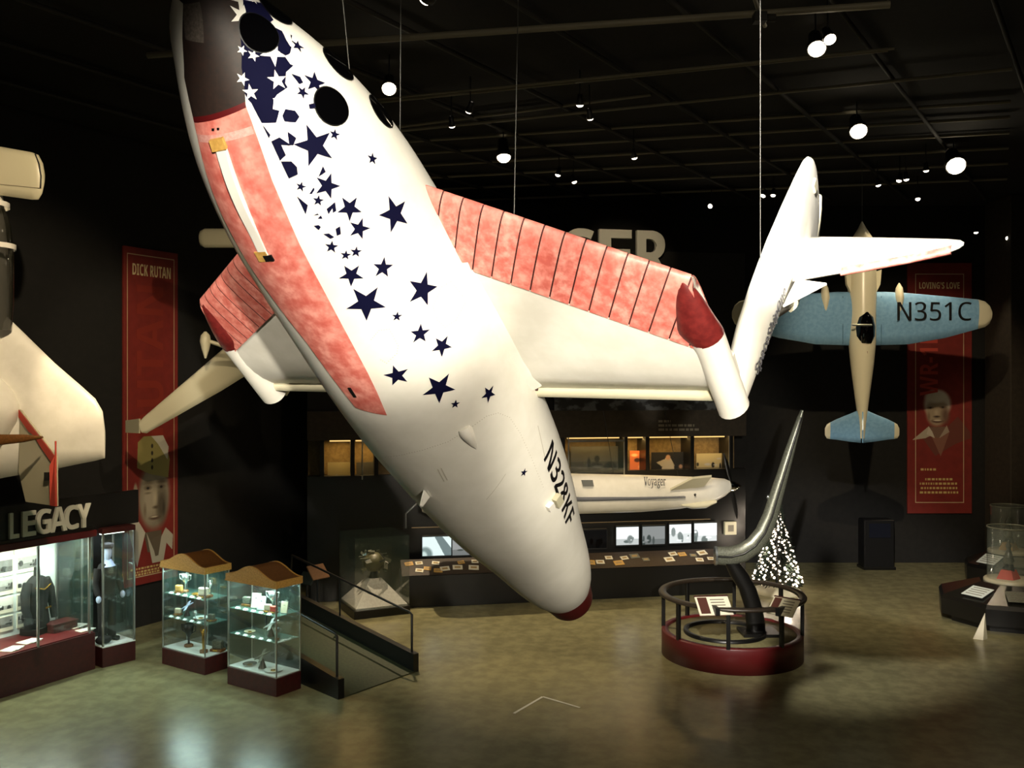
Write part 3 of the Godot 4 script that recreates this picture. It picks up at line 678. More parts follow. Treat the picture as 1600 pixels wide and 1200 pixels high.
func delta_plane():                       # cut by the left edge of the frame
	var d := 13.5
	var o := at(-48, 560, d)
	var t := thing("delta_wing_plane", "white delta-winged plane with red-edged fin above the LEGACY sign", "aircraft", o)
	var L := func(px, py, w := 0.0) -> Vector3: return at(px, py, d - w) - o
	# fuselage, upright, with a long dark canopy
	var rings := []
	for q in [[180, 8, 0], [200, 26, 0], [240, 40, 0], [330, 52, 0], [420, 58, 0], [520, 60, 0], [600, 58, 0], [680, 52, 0], [735, 44, 0]]: rings.append(ell(L.call(-48, q[0]), Vector3(q[1] * d / F, 0, 0), Vector3(0, 0, q[1] * d / F * 0.8), 24))
	part(t, "fuselage", loft(ms(), rings), mats.hull)
	rings = []
	for q in [[318, 50, 0.25], [345, 60, 0.36], [400, 65, 0.44], [470, 65, 0.42], [516, 63, 0.34]]: rings.append(ell(L.call(-48, q[0], 0.2), Vector3(q[1] * d / F, 0, 0), Vector3(0, 0, q[2]), 24))
	var can := part(t, "canopy", loft(ms(), rings), mats.canopy, "dark glass canopy")
	for q in [[319, 57, 8], [385, 68, 8]]:
		rings = []
		for k in [-0.5, 0.5]: rings.append(ell(L.call(-48, q[0] + k * q[2], 0.2), Vector3(q[1] * d / F, 0, 0), Vector3(0, 0, 0.46), 24))
		part(can, "canopy_frame", loft(ms(), rings, false), mats.decal_white)
	# canard
	rings = []
	for q in [[-164, 218, 292, 0.0], [-48, 224, 298, 0.0], [0, 229, 305, 0.0], [50, 238, 312, 0.0], [60, 242, 312, 0.0], [66, 254, 302, 0.0], [69, 268, 288, 0.0]]:
		rings.append(lens(L.call(q[0], q[1], 0.05), L.call(q[0], q[2], 0.05), Vector3(0, 0, 1), 0.16 * (q[2] - q[1]) / 74.0))
	var ca := part(t, "canard", loft(ms(), rings), mats.cream_dull)
	part(ca, "elevator_gap", tube(ms(), [L.call(-40, 284, 0.10), L.call(62, 294, 0.10)], 0.006, 5), mt("seam", Color(0.55, 0.52, 0.44), 0.6))
	part(ca, "tip_gap", tube(ms(), [L.call(55, 241, 0.085), L.call(61, 256, 0.12), L.call(64, 275, 0.12), L.call(63, 294, 0.09)], 0.012, 5), mats.ink)
	# delta wing to the right and its twin to the left (outside the frame)
	for sg in [1.0, -1.0]:
		var X := func(px): return px if sg > 0 else -96.0 - px
		rings = []
		for q in [[-20, 455, 752, 0.30], [8, 492, 746, 0.28], [37, 520, 741, 0.24], [85, 567, 733, 0.2], [128, 604, 724, 0.15], [149, 623, 720, 0.11], [160, 642, 717, 0.07], [164, 672, 716, 0.03]]:
			rings.append(lens(L.call(X.call(q[0]), q[1]), L.call(X.call(q[0]), q[2]), Vector3(0, 0, 1), q[3]))
		part(t, "wing", loft(ms(), rings), mats.hull)
		# canted twin fin with red edges
		var a: Vector3 = L.call(X.call(31), 640, 0.12); var b: Vector3 = L.call(X.call(87), 712, 0.75); var c: Vector3 = L.call(X.call(88), 791, 0.75); var e: Vector3 = L.call(X.call(40), 784, 0.2); var g: Vector3 = L.call(X.call(29), 737, 0.1)
		var fn := (b - a).cross(g - a).normalized()
		if fn.dot(EYE - o) < 0: fn = -fn
		var fin := part(t, "fin", prism(ms(), [a, b, c, e, g], -fn * 0.03), mats.cream_dull)
		var nn := fn * 0.012
		if sg > 0:
			part(fin, "red_leading_edge", prism(ms(), [a + nn, b + nn, b.lerp(c, 0.22) + nn, b.lerp(a, 0.35) + Vector3(0, -0.13, 0) + nn, b.lerp(a, 0.55) + Vector3(0, -0.09, 0) + nn, b.lerp(a, 0.72) + Vector3(0, -0.13, 0) + nn, a.lerp(g, 0.12) + nn], nn * 0.5), mats.red_print)
			part(fin, "red_tip", prism(ms(), [b + nn, c + nn, c.lerp(e, 0.16) + nn, b.lerp(c, 0.2) + Vector3(-0.07, 0, 0) + nn], nn * 0.5), mats.red_print)
			part(fin, "tip_post", tube(ms(), [b + Vector3(0, 0.2, 0), b, c], 0.012, 6), mats.red_print)
			part(fin, "placard", prism(ms(), [L.call(70, 738, 0.62), L.call(77, 738, 0.68), L.call(77, 751, 0.68), L.call(70, 751, 0.62)], nn), mats.ink)
	# engine bulge and pusher propeller
	rings = []
	for q in [[592, 0.10], [612, 0.30], [635, 0.40], [660, 0.34], [690, 0.12]]: rings.append(ell(L.call(-8, q[0], 0.2), Vector3(q[1] * 0.82, 0, 0), Vector3(0, 0, q[1]), 16))
	part(t, "engine_bulge", loft(ms(), rings), mats.hull)
	var pr := part(t, "propeller_hub", tube(ms(), [L.call(-48, 690, 0.72), L.call(-48, 690, 0.95)], 0.14, 14), mats.maroon)
	for sg in [1.0, -1.0]:
		rings = []
		for q in [[0.1, 0.05], [0.4, 0.075], [0.75, 0.055], [1.0, 0.015]]: rings.append(ell(L.call(-48, 690, 0.84) + Vector3(q[0] * sg, 0.06 * q[0] * sg, 0), Vector3(0, q[1], 0), Vector3(0, 0, 0.02), 10))
		part(pr, "propeller_blade", loft(ms(), rings), mats.oak_dark)
	single("support_cable", "thin steel cable above the delta-winged plane's canard", "cable", tube(ms(), [L.call(-48, 235) + o, Vector3(o.x, 10.4, o.z)], 0.006, 5), mats.cable, "cables of the hung aircraft")
func blue_racer():
	var d := 21.6
	var o := at(1345, 500, d)
	var t := thing("racing_plane", "small blue-winged racing plane with cream fuselage hung nose-up", "aircraft", o)
	var L := func(px, py, w := 0.0) -> Vector3: return at(px, py, d - w) - o
	var k := d / F
	var rings := []
	for q in [[352, 3, 0.0], [362, 9, 0.0], [372, 15, 0.0], [400, 20, 0.0], [450, 21, 0.02], [490, 20, 0.03], [535, 20, 0.03], [570, 17, 0.02], [610, 12, 0.0], [650, 7, 0.0], [685, 3.5, 0.0]]: rings.append(ell(L.call(1347, q[0], q[2]), Vector3(q[1] * k, 0, 0), Vector3(0, 0, q[1] * k * 1.15), 24))
	part(t, "fuselage", loft(ms(), rings), mats.cream)
	for sg in [1.0, -1.0]:
		var X := func(dx): return 1347.0 + sg * dx
		rings = []
		for q in [[10, 456, 540, 0.30, 0.0], [38, 456, 539, 0.28, 0.0], [72, 458, 538, 0.24, 0.05], [130, 463, 528, 0.18, 0.1], [181, 468, 514, 0.13, 0.13]]: rings.append(lens(L.call(X.call(q[0]), q[1], q[4]), L.call(X.call(q[0]), q[2], q[4]), Vector3(0, 0, 1), q[3]))
		var w := part(t, "wing", loft(ms(), rings), mats.blue, "light blue wing")
		rings = []
		for q in [[181, 468, 514, 0.135], [192, 471, 511, 0.11], [199, 477, 506, 0.08], [203, 486, 497, 0.03]]: rings.append(lens(L.call(X.call(q[0]), q[1], 0.13), L.call(X.call(q[0]), q[2], 0.13), Vector3(0, 0, 1), q[3]))
		part(w, "wing_tip", loft(ms(), rings), mats.cream)
		rings = []
		for q in [[442, 0.01], [450, 0.07], [465, 0.1], [490, 0.03]]: rings.append(ell(L.call(X.call(58), q[0], 0.1), Vector3(q[1], 0, 0), Vector3(0, 0, q[1] * 1.6), 12))
		part(w, "gear_fairing", loft(ms(), rings), mats.cream)
		rings = []
		for q in [[2, 639, 692, 0.10], [20, 647, 690, 0.09], [40, 655, 687, 0.07], [50, 660, 686, 0.05]]: rings.append(lens(L.call(X.call(q[0]), q[1]), L.call(X.call(q[0]), q[2]), Vector3(0, 0, 1), q[3]))
		var tp := part(t, "tailplane", loft(ms(), rings), mats.blue)
		rings = []
		for q in [[50, 660, 686, 0.055], [55, 663, 685, 0.04], [58, 669, 680, 0.015]]: rings.append(lens(L.call(X.call(q[0]), q[1]), L.call(X.call(q[0]), q[2]), Vector3(0, 0, 1), q[3]))
		part(tp, "tail_tip", loft(ms(), rings), mats.cream)
		part(w, "aileron_gap", box(ms(), L.call(X.call(30), 500, 0.115), Vector3(0.012, 1.1, 0.012)), mt("blue_seam", Color(0.2, 0.36, 0.46), 0.5))
		part(t, "cowl_flare", prism(ms(), [L.call(X.call(19), 425, 0.1), L.call(X.call(28), 422, 0.1), L.call(X.call(26), 445, 0.1), L.call(X.call(20), 457, 0.1)], Vector3(0, 0, 0.1)), mats.cream)
	rings = []
	for q in [[489, 6, 0.33], [497, 14, 0.42], [512, 16.5, 0.47], [526, 16, 0.46], [537, 12, 0.38]]: rings.append(ell(L.call(1347, q[0], 0.05), Vector3(q[1] * k, 0, 0), Vector3(0, 0, q[2]), 18))
	var can := part(t, "canopy", loft(ms(), rings), mats.window_black, "dark glass canopy")
	part(can, "canopy_frame", box(ms(), L.call(1347, 508, 0.5), Vector3(0.44, 0.035, 0.06)), mats.alu)
	part(t, "red_flash", prism(ms(), [L.call(1356, 536, 0.30), L.call(1361, 540, 0.27), L.call(1360, 555, 0.25), L.call(1356, 563, 0.27), L.call(1353, 550, 0.32)], Vector3(0.02, 0, 0.03)), mats.dark_red)
	part(t, "fin", prism(ms(), [L.call(1347, 640, 0.05), L.call(1347, 688, 0.05), L.call(1347, 692, 0.7), L.call(1347, 672, 0.75)], Vector3(0.03, 0, 0)), mats.blue)
	part(t, "spinner", loft(ms(), [ell(L.call(1347, 366), Vector3(0.16, 0, 0), Vector3(0, 0, 0.16), 14), ell(L.call(1347, 346), Vector3(0.01, 0, 0), Vector3(0, 0, 0.01), 14)]), mats.cream)
	lettering(t, "registration", "N351C", L.call(1402, 501, 0.225), Vector3(116 * k, 0, -0.04), Vector3(0, 29 * k, 0), mats.ink, 0.012)
	single("support_cable", "thin steel cable above the blue racing plane", "cable", tube(ms(), [o + L.call(1347, 370), Vector3(o.x + 0.03, 10.4, o.z)], 0.006, 5), mats.cable, "cables of the hung aircraft")

# ------------------------------------------------------------------ prints
func blob(img: Image, cx: float, cy: float, rx: float, ry: float, col: Color, soft := 0.3):
	for y in range(maxi(0, int(cy - ry)), mini(img.get_height(), int(cy + ry) + 1)):
		for x in range(maxi(0, int(cx - rx)), mini(img.get_width(), int(cx + rx) + 1)):
			var r := Vector2((x - cx) / rx, (y - cy) / ry).length()
			if r < 1.0:
				var a := clampf((1.0 - r) / soft, 0.0, 1.0) * col.a
				img.set_pixel(x, y, img.get_pixel(x, y).lerp(Color(col.r, col.g, col.b), a))
func fill_poly(img: Image, pts: Array, col: Color):
	var lo := 1e9; var hi := -1e9
	for p in pts: lo = minf(lo, p[1]); hi = maxf(hi, p[1])
	for y in range(maxi(0, int(lo)), mini(img.get_height(), int(hi) + 1)):
		var xs := []
		for i in pts.size():
			var a = pts[i]; var b = pts[(i + 1) % pts.size()]
			if (a[1] <= y) != (b[1] <= y): xs.append(a[0] + (y - a[1]) * (b[0] - a[0]) / float(b[1] - a[1]))
		xs.sort()
		for i in range(0, xs.size() - 1, 2): img.fill_rect(Rect2i(int(xs[i]), y, int(xs[i + 1]) - int(xs[i]) + 1, 1), col)
func tex_mat(key, img: Image, rough := 0.7, emit := 0.0) -> StandardMaterial3D:
	var m := mt(key, Color.WHITE, rough); var t := ImageTexture.create_from_image(img)
	m.albedo_texture = t
	if emit > 0.0: m.emission_enabled = true; m.emission_texture = t; m.emission = Color.BLACK; m.emission_operator = BaseMaterial3D.EMISSION_OP_ADD; m.emission_energy_multiplier = emit
	return m
func print_quad(parent, called, p00: Vector3, p10: Vector3, p01: Vector3, m, label = "") -> MeshInstance3D:   # lower left, lower right, upper left
	var s := ms(); s.set_smooth_group(-1)
	var p11 := p10 + p01 - p00
	var add := func(p, u, v): s.set_uv(Vector2(u, v)); s.add_vertex(p)
	add.call(p00, 0, 1); add.call(p01, 0, 0); add.call(p11, 1, 0)
	add.call(p00, 0, 1); add.call(p11, 1, 0); add.call(p10, 1, 1)
	return part(parent, called, s, m, label)
func picture_image(seed_: int, lightness: float, warm := 0.0, w := 48, h := 36) -> Image:    # a small photograph: a pale ground, dark figures
	var g := RandomNumberGenerator.new(); g.seed = seed_
	var img := Image.create(w, h, false, Image.FORMAT_RGB8)
	var top := Color(lightness, lightness * (1.0 - 0.1 * warm), lightness * (1.0 - 0.4 * warm)); var low := top.darkened(0.25)
	var hz := g.randf_range(0.45, 0.7)
	for y in h: img.fill_rect(Rect2i(0, y, w, 1), top if y < h * hz else low)
	for k in g.randi_range(3, 6):
		var v := g.randf_range(0.05, 0.45) * lightness
		blob(img, g.randf_range(0, w), h * (hz + g.randf_range(-0.15, 0.3)), g.randf_range(2, w * 0.16), g.randf_range(2, h * 0.3), Color(v, v * (1.0 - 0.15 * warm), v * (1.0 - 0.4 * warm)), 0.3)
	for k in 3:
		blob(img, g.randf_range(0, w), h * g.randf_range(0.2, 0.9), g.randf_range(2, w * 0.2), g.randf_range(1, h * 0.1), Color(lightness, lightness, lightness), 0.5)
	return img
func banner_image(cap: bool) -> Image:
	var img := Image.create(256, 1024, false, Image.FORMAT_RGB8)
	var n := FastNoiseLite.new(); n.seed = 77; n.frequency = 0.02
	for y in 1024:
		for x in 256:
			var v := 0.5 + 0.5 * n.get_noise_2d(x, y)
			img.set_pixel(x, y, Color(0.42, 0.105, 0.08).lerp(Color(0.50, 0.14, 0.105), v))
	var skin := Color(0.62, 0.55, 0.45); var dark := Color(0.22, 0.15, 0.11); var pale := Color(0.80, 0.76, 0.68)
	if cap:
		# a man in a folded cap and a white open collar: head around (140, 735)
		blob(img, 140, 760, 86, 118, Color(0.50, 0.47, 0.40), 0.25)
		blob(img, 120, 770, 52, 84, Color(0.62, 0.58, 0.50), 0.6)
		blob(img, 176, 790, 34, 70, Color(0.30, 0.27, 0.22), 0.7)
		fill_poly(img, [[64, 590], [112, 560], [190, 590], [216, 650], [208, 706], [120, 690], [60, 668]], Color(0.55, 0.51, 0.30))
		fill_poly(img, [[112, 562], [170, 556], [210, 610], [205, 650], [160, 600]], Color(0.72, 0.70, 0.64))
		for k in 4: blob(img, 130, 604 + 22 * k, 6, 8, Color(0.12, 0.1, 0.08), 0.4)
		blob(img, 52, 740, 12, 32, Color(0.60, 0.56, 0.48), 0.4)
		blob(img, 112, 716, 40, 10, Color(0.42, 0.38, 0.31), 0.8); blob(img, 178, 716, 34, 10, Color(0.28, 0.24, 0.19), 0.8)
		for q in [[110, 732], [174, 732]]:
			blob(img, q[0], q[1], 24, 10, Color(0.33, 0.28, 0.22), 0.9)
			blob(img, q[0], q[1] + 1, 8, 5, Color(0.10, 0.08, 0.06), 0.6)
			blob(img, q[0], q[1] + 16, 22, 5, Color(0.42, 0.38, 0.31), 0.9)
		blob(img, 144, 766, 16, 34, Color(0.68, 0.63, 0.54), 0.9); blob(img, 148, 794, 22, 7, Color(0.30, 0.25, 0.19), 0.9)
		blob(img, 96, 800, 10, 30, Color(0.45, 0.40, 0.33), 0.9); blob(img, 186, 800, 10, 30, Color(0.22, 0.19, 0.15), 0.9)
		blob(img, 142, 826, 34, 9, Color(0.28, 0.20, 0.16), 0.7); blob(img, 140, 823, 24, 4, Color(0.70, 0.66, 0.58), 0.6)
		fill_poly(img, [[92, 868], [176, 868], [170, 930], [110, 930]], Color(0.34, 0.30, 0.24))
		fill_poly(img, [[32, 790], [98, 868], [60, 968], [20, 850]], Color(0.72, 0.70, 0.64))
		fill_poly(img, [[196, 862], [232, 888], [228, 934], [200, 910], [184, 966], [132, 966], [104, 870], [140, 930]], Color(0.66, 0.64, 0.58))
		fill_poly(img, [[128, 892], [176, 880], [160, 944], [146, 946]], Color(0.36, 0.32, 0.26))
	else:
		# a white-haired man in an open jacket: head around (118, 600)
		fill_poly(img, [[18, 724], [90, 662], [140, 690], [200, 628], [248, 690], [252, 716], [190, 740], [110, 788], [60, 716]], Color(0.40, 0.20, 0.16))
		fill_poly(img, [[18, 724], [84, 668], [104, 700], [70, 716]], Color(0.68, 0.63, 0.55))
		fill_poly(img, [[88, 690], [118, 700], [168, 688], [132, 790]], Color(0.50, 0.33, 0.27))
		blob(img, 118, 576, 62, 66, Color(0.76, 0.72, 0.66), 0.25)
		blob(img, 116, 612, 50, 66, skin, 0.3)
		blob(img, 150, 622, 24, 52, Color(0.40, 0.30, 0.24), 0.8)
		blob(img, 112, 546, 52, 32, Color(0.80, 0.77, 0.70), 0.4)
		for q in [[90, 592], [140, 590]]:
			blob(img, q[0], q[1] - 9, 20, 5, Color(0.60, 0.55, 0.48), 0.8)
			blob(img, q[0], q[1], 18, 7, Color(0.34, 0.25, 0.19), 0.9); blob(img, q[0], q[1], 6, 4, Color(0.12, 0.08, 0.06), 0.6)
		blob(img, 114, 612, 13, 22, Color(0.70, 0.62, 0.52), 0.8); blob(img, 116, 628, 18, 6, dark, 0.8)
		blob(img, 118, 646, 30, 10, Color(0.32, 0.20, 0.16), 0.6); blob(img, 118, 643, 22, 5, Color(0.80, 0.75, 0.66), 0.5); blob(img, 84, 628, 8, 24, Color(0.48, 0.38, 0.30), 0.9)
		fill_poly(img, [[86, 672], [150, 668], [160, 690], [118, 716], [84, 694]], Color(0.45, 0.34, 0.28))
		fill_poly(img, [[84, 668], [76, 700], [108, 716], [98, 690]], Color(0.74, 0.69, 0.62))
		fill_poly(img, [[156, 664], [166, 690], [126, 716], [140, 692]], Color(0.62, 0.55, 0.48))
	# frame line and lines of small print
	var line := Color(0.74, 0.66, 0.52)
	img.fill_rect(Rect2i(30, 44, 3, 936), line) if not cap else img.fill_rect(Rect2i(14, 20, 3, 980), line)
	img.fill_rect(Rect2i(222, 44, 3, 936), line) if not cap else img.fill_rect(Rect2i(236, 20, 3, 980), line)
	for y in ([44, 978] if not cap else [20, 998]): img.fill_rect(Rect2i(30 if not cap else 14, y, 195 if not cap else 225, 3), line)
	var g := RandomNumberGenerator.new(); g.seed = 9
	var rows := [[840, 52, 60], [880, 70, 110], [898, 48, 150], [916, 52, 142], [934, 48, 148]] if not cap else [[972, 30, 190], [982, 40, 170], [990, 50, 120]]
	for q in rows:
		var x: int = q[1]
		while x < q[1] + q[2]:
			var w := g.randi_range(4, 14); img.fill_rect(Rect2i(x, q[0], w, 9 if not cap else 6), Color(0.76, 0.66, 0.42)); x += w + 4
	return img

# ------------------------------------------------------------------ the long exhibit wall at the back and the banners
func fbox(parent, called, f, a: Vector2, b: Vector2, w0: float, w1: float, m, label = "") -> MeshInstance3D:   # a box from (s, h) to (s, h), depth w0..w1
	var c := fl(f, (a.x + b.x) * 0.5, (a.y + b.y) * 0.5, (w0 + w1) * 0.5)
	return part(parent, called, box(ms(), c - parent.position if parent != self else c, Vector3(absf(b.x - a.x), absf(b.y - a.y), absf(w1 - w0)), fb(f)), m, label)
func build_exhibit():
	var f := frame(gnd(640, 950), gnd(1121, 928))
	var sA := fp(f, 628, 900, 0.0).x; var sB := fp(f, 1150, 900, 0.0).x
	var lab := thing("niche_exhibit", "long black exhibit wall with niches behind the hanging white fuselage", "exhibit")
	# plinth and sloped label desk
	fbox(lab, "plinth", f, Vector2(sA, 0), Vector2(sB, 0.74), -1.0, 0.0, mats.black_satin)
	var h0 := 0.75; var h1 := 1.02
	var p := [fl(f, sA, h0, 0.02), fl(f, sA, h1, -0.55), fl(f, sA, h0, -0.55)]
	part(lab, "label_desk", prism(ms(), p, f.u * (sB - sA)), nmat("desk", 51, 0.03, Color(0.16, 0.12, 0.085), Color(0.21, 0.155, 0.11), 0.6, 1.0))
	var backw := -1.0
	# wall behind with niches: header, uprights, sill
	var sL := fp(f, 500, 700, backw).x; var sR := fp(f, 1165, 700, backw).x
	var H := func(px, py): return fp(f, px, py, backw)
	fbox(lab, "lower_panel", f, Vector2(sL - 0.3, 0.0), Vector2(sR, 3.0), backw - 0.2, backw, mats.black_satin)
	var hd0: Vector2 = H.call(870, 684)
	fbox(lab, "header", f, Vector2(sL - 0.3, hd0.y), Vector2(sR, 4.55), backw - 0.2, backw + 0.05, mats.brown_wall)
	fbox(lab, "upper_panel", f, Vector2(sL - 0.3, 4.55), Vector2(sR, 8.6), backw - 0.25, backw - 0.05, mats.black_wall)
	fbox(lab, "niche_back", f, Vector2(sL - 0.3, 2.9), Vector2(sR, hd0.y), backw - 0.75, backw - 0.7, nmat("niche", 52, 0.02, Color(0.40, 0.33, 0.20), Color(0.48, 0.40, 0.26), 0.8, 0.6))
	fbox(lab, "niche_ceiling", f, Vector2(sL - 0.3, hd0.y), Vector2(sR, hd0.y + 0.05), backw - 0.75, backw - 0.15, mats.black_satin)
	for px in [503, 551, 588, 640, 880, 978, 1012, 1082, 1143]:
		var s0: Vector2 = H.call(px, 720)
		fbox(lab, "upright", f, Vector2(s0.x - 0.05, 2.9), Vector2(s0.x + 0.05, hd0.y), backw - 0.7, backw, mats.black_satin)
	for px in [888, 975, 1139, 566]:
		var s0: Vector2 = H.call(px, 720)
		fbox(lab, "glazing_bar", f, Vector2(s0.x - 0.015, 2.9), Vector2(s0.x + 0.015, hd0.y), backw, backw + 0.03, mats.alu)
	var g0: Vector2 = H.call(888, 691); var g1: Vector2 = H.call(975, 691)
	fbox(lab, "glazing_rail", f, Vector2(g0.x, g0.y), Vector2(g1.x, g0.y + 0.05), backw, backw + 0.03, mats.alu)
	fbox(lab, "pane", f, Vector2(g0.x, 2.95), Vector2(g1.x, g0.y), backw + 0.01, backw + 0.015, mats.pane)
	# niche lamps: warm strips hidden under the header
	for px in [[515, 548], [556, 586], [890, 972], [985, 1010], [1018, 1080], [1086, 1138]]:
		var a: Vector2 = H.call(px[0], 690); var b: Vector2 = H.call(px[1], 690)
		var tl := thing("strip_light", "warm light strip under the header above the " + ["sepia landscape", "flight crew", "wide aerial", "small orange", "saluting man's", "pale sepia"][[515, 556, 890, 985, 1018, 1086].find(px[0])] + " photograph", "light", fl(f, (a.x + b.x) * 0.5, hd0.y - 0.03, backw - 0.25), "niche light strips")
		part(tl, "lamp_tube", box(ms(), Vector3.ZERO, Vector3(absf(b.x - a.x), 0.03, 0.04), fb(f)), glow("warm_tube", Color(1.0, 0.82, 0.5), 1.2))
		var l := AreaLight3D.new(); l.name = "light"; tl.add_child(l); l.basis = Basis(f.u, -f.u.cross(Vector3.UP), Vector3.UP); l.position = Vector3(0, -0.03, 0)
		l.area_size = Vector2(absf(b.x - a.x), 0.06); l.light_color = Color(1.0, 0.82, 0.5); l.light_energy = 0.9; l.shadow_enabled = true; l.area_range = 40.0
	# photographs standing in the niches
	var n := 0
	var niches := [[512, 722, 548, 770, 0.55, 0.8, "sepia landscape photograph in the leftmost niche"], [557, 722, 586, 768, 0.25, 0.2, "dark group photograph of a flight crew"], [892, 697, 970, 742, 0.3, 0.3, "wide dark aerial photograph behind glass"], [984, 704, 1007, 736, 0.75, 0.9, "small orange landscape photograph"], [1018, 706, 1078, 748, 0.15, 0.5, "dark photograph of a saluting man and a woman"], [1088, 708, 1137, 742, 0.7, 0.7, "pale sepia photograph beside the propeller"]]
	for q in niches:
		var a := fp(f, q[0], q[3], backw - 0.5); var b := fp(f, q[2], q[1], backw - 0.5)
		var ph := thing("photograph", q[6], "photograph", fl(f, (a.x + b.x) * 0.5, (a.y + b.y) * 0.5, backw - 0.5))
		fbox(ph, "board", f, a, b, backw - 0.53, backw - 0.505, mats.ink)
		var img := picture_image(300 + n, q[4], q[5], 64, 48)
		if n == 4:
			img.fill(Color(0.05, 0.045, 0.04)); fill_poly(img, [[14, 48], [18, 26], [8, 18], [22, 12], [26, 6], [32, 12], [38, 24], [36, 48]], Color(0.62, 0.58, 0.50)); blob(img, 27, 9, 5, 6, Color(0.66, 0.5, 0.38), 0.4); blob(img, 48, 26, 4, 5, Color(0.6, 0.46, 0.36), 0.4); fill_poly(img, [[40, 48], [44, 31], [52, 31], [56, 48]], Color(0.52, 0.42, 0.38))
		if n == 3:
			img.fill(Color(0.78, 0.40, 0.20)); blob(img, 32, 22, 16, 6, Color(0.25, 0.12, 0.08), 0.4); blob(img, 20, 10, 20, 5, Color(0.9, 0.7, 0.5), 0.6); blob(img, 50, 38, 18, 6, Color(0.85, 0.6, 0.4), 0.6)
		print_quad(ph, "print", fl(f, a.x, a.y, backw - 0.502) - ph.position, fl(f, b.x, a.y, backw - 0.502) - ph.position, fl(f, a.x, b.y, backw - 0.502) - ph.position, tex_mat("niche_photo%d" % n, img))
		n += 1
	# dark mountain mural above the header
	var m0 := fp(f, 866, 642, backw + 0.06); var m1 := fp(f, 1128, 612, backw + 0.06)
	var mu := thing("mural", "dark bluish mountain panorama strip above the brown header", "picture", fl(f, (m0.x + m1.x) * 0.5, m0.y, backw + 0.06))
	fbox(mu, "board", f, m0, m1, backw - 0.04, backw + 0.06, mats.ink)
	var mi := Image.create(512, 64, false, Image.FORMAT_RGB8); var nz := FastNoiseLite.new(); nz.seed = 4; nz.frequency = 0.02; nz.fractal_octaves = 4
	for y in 64:
		for x in 512:
			var v := clampf(nz.get_noise_2d(x, y * 1.3) * 0.9 + 0.16, 0.02, 0.4) if y > 6 else 0.05
			mi.set_pixel(x, y, Color(v * 0.72, v * 0.76, v * 0.8))
	print_quad(mu, "print", fl(f, m0.x, m0.y, backw + 0.064) - mu.position, fl(f, m1.x, m0.y, backw + 0.064) - mu.position, fl(f, m0.x, m1.y, backw + 0.064) - mu.position, tex_mat("mural", mi))
	# small header lettering, too small to read: three short rows
	var cr := thing("header_lettering", "three rows of tiny grey lettering on the brown header", "lettering", fl(f, fp(f, 1060, 668, backw + 0.06).x, 4.0, backw + 0.06))
	var g := RandomNumberGenerator.new(); g.seed = 5
	for q in [[1029, 658, 1048], [1029, 664.5, 1085], [1029, 671, 1092]]:
		var x: float = q[0]
		while x < q[2]:
			var w := g.randf_range(3, 9); var a := fp(f, x, q[1] + 2, backw + 0.06); var b := fp(f, minf(x + w, q[2]), q[1] - 1.6, backw + 0.06)
			fbox(cr, "word", f, a, b, backw + 0.05, backw + 0.062, mt("grey_print", Color(0.42, 0.40, 0.35), 0.7)); x += w + 2
	# screens over the desk
	var sw := -0.9; n = 0
	for q in [[660, 838, 705, 869, 0.95, 1.0, "screen showing a white aircraft part"], [707, 838, 752, 868, 0.7, 0.6, "dim screen half hidden by the space plane's tail"], [912, 828, 948, 857, 0.2, 0.12, "almost dark screen beside the space plane's tail"], [963, 823, 998, 852, 0.9, 1.1, "bright screen with dark figures, first of four in a row"], [1004, 822, 1039, 851, 0.6, 0.7, "dimmer screen between two bright screens"], [1046, 819, 1080, 849, 1.0, 1.25, "brightest white screen of the row"], [1085, 817, 1120, 846, 1.0, 1.2, "bright screen at the end of the row beside the small plaque"]]:
		var a := fp(f, q[0], q[3], sw); var b := fp(f, q[2], q[1], sw)
		var ctr := fl(f, (a.x + b.x) * 0.5, (a.y + b.y) * 0.5, sw)
		var sc := thing("display_screen", q[6], "screen", ctr)
		fbox(sc, "bezel", f, a - Vector2(0.012, 0.04), b + Vector2(0.012, 0.04), sw - 0.08, sw - 0.006, mats.black_metal)
		var img := picture_image(400 + n, q[4], 0.0, 64, 48)
		if n == 0: img.fill(Color(0.86, 0.92, 0.92)); fill_poly(img, [[28, 0], [44, 0], [64, 30], [64, 48], [50, 48]], Color(0.3, 0.36, 0.38)); blob(img, 6, 44, 18, 22, Color(0.35, 0.42, 0.42), 0.3); blob(img, 2, 47, 10, 14, Color(0.75, 0.82, 0.8), 0.4)
		var tm := tex_mat("screen%d" % n, img, 0.2, q[5]); tm.albedo_color = Color(0.1, 0.1, 0.1)
		print_quad(sc, "picture", fl(f, a.x, a.y, sw) - ctr, fl(f, b.x, a.y, sw) - ctr, fl(f, a.x, b.y, sw) - ctr, tm, "glowing picture")
		if q[5] > 0.3:
			var l := AreaLight3D.new(); l.name = "light"; sc.add_child(l); l.basis = fb(f); l.position = f.n * 0.02; l.area_size = Vector2(b.x - a.x, b.y - a.y); l.light_energy = 0.35 * q[5] * q[4]; l.light_color = Color(0.9, 1.0, 0.97); l.shadow_enabled = true; l.area_range = 40.0
		n += 1
	# a small white plaque at the end
	var pa := fp(f, 1133, 836, sw); var pb := fp(f, 1151, 815, sw)
	var pq := thing("plaque", "small grey plaque on the black wall after the last screen", "sign", fl(f, pa.x, pa.y, sw))
	fbox(pq, "plate", f, pa, pb, sw - 0.1, sw, mats.cream_dull); fbox(pq, "print", f, pa.lerp(pb, 0.25), pa.lerp(pb, 0.75), sw, sw + 0.004, mt("grey_print", Color.GRAY))
	# label cards lying on the desk
	g.seed = 12; n = 0
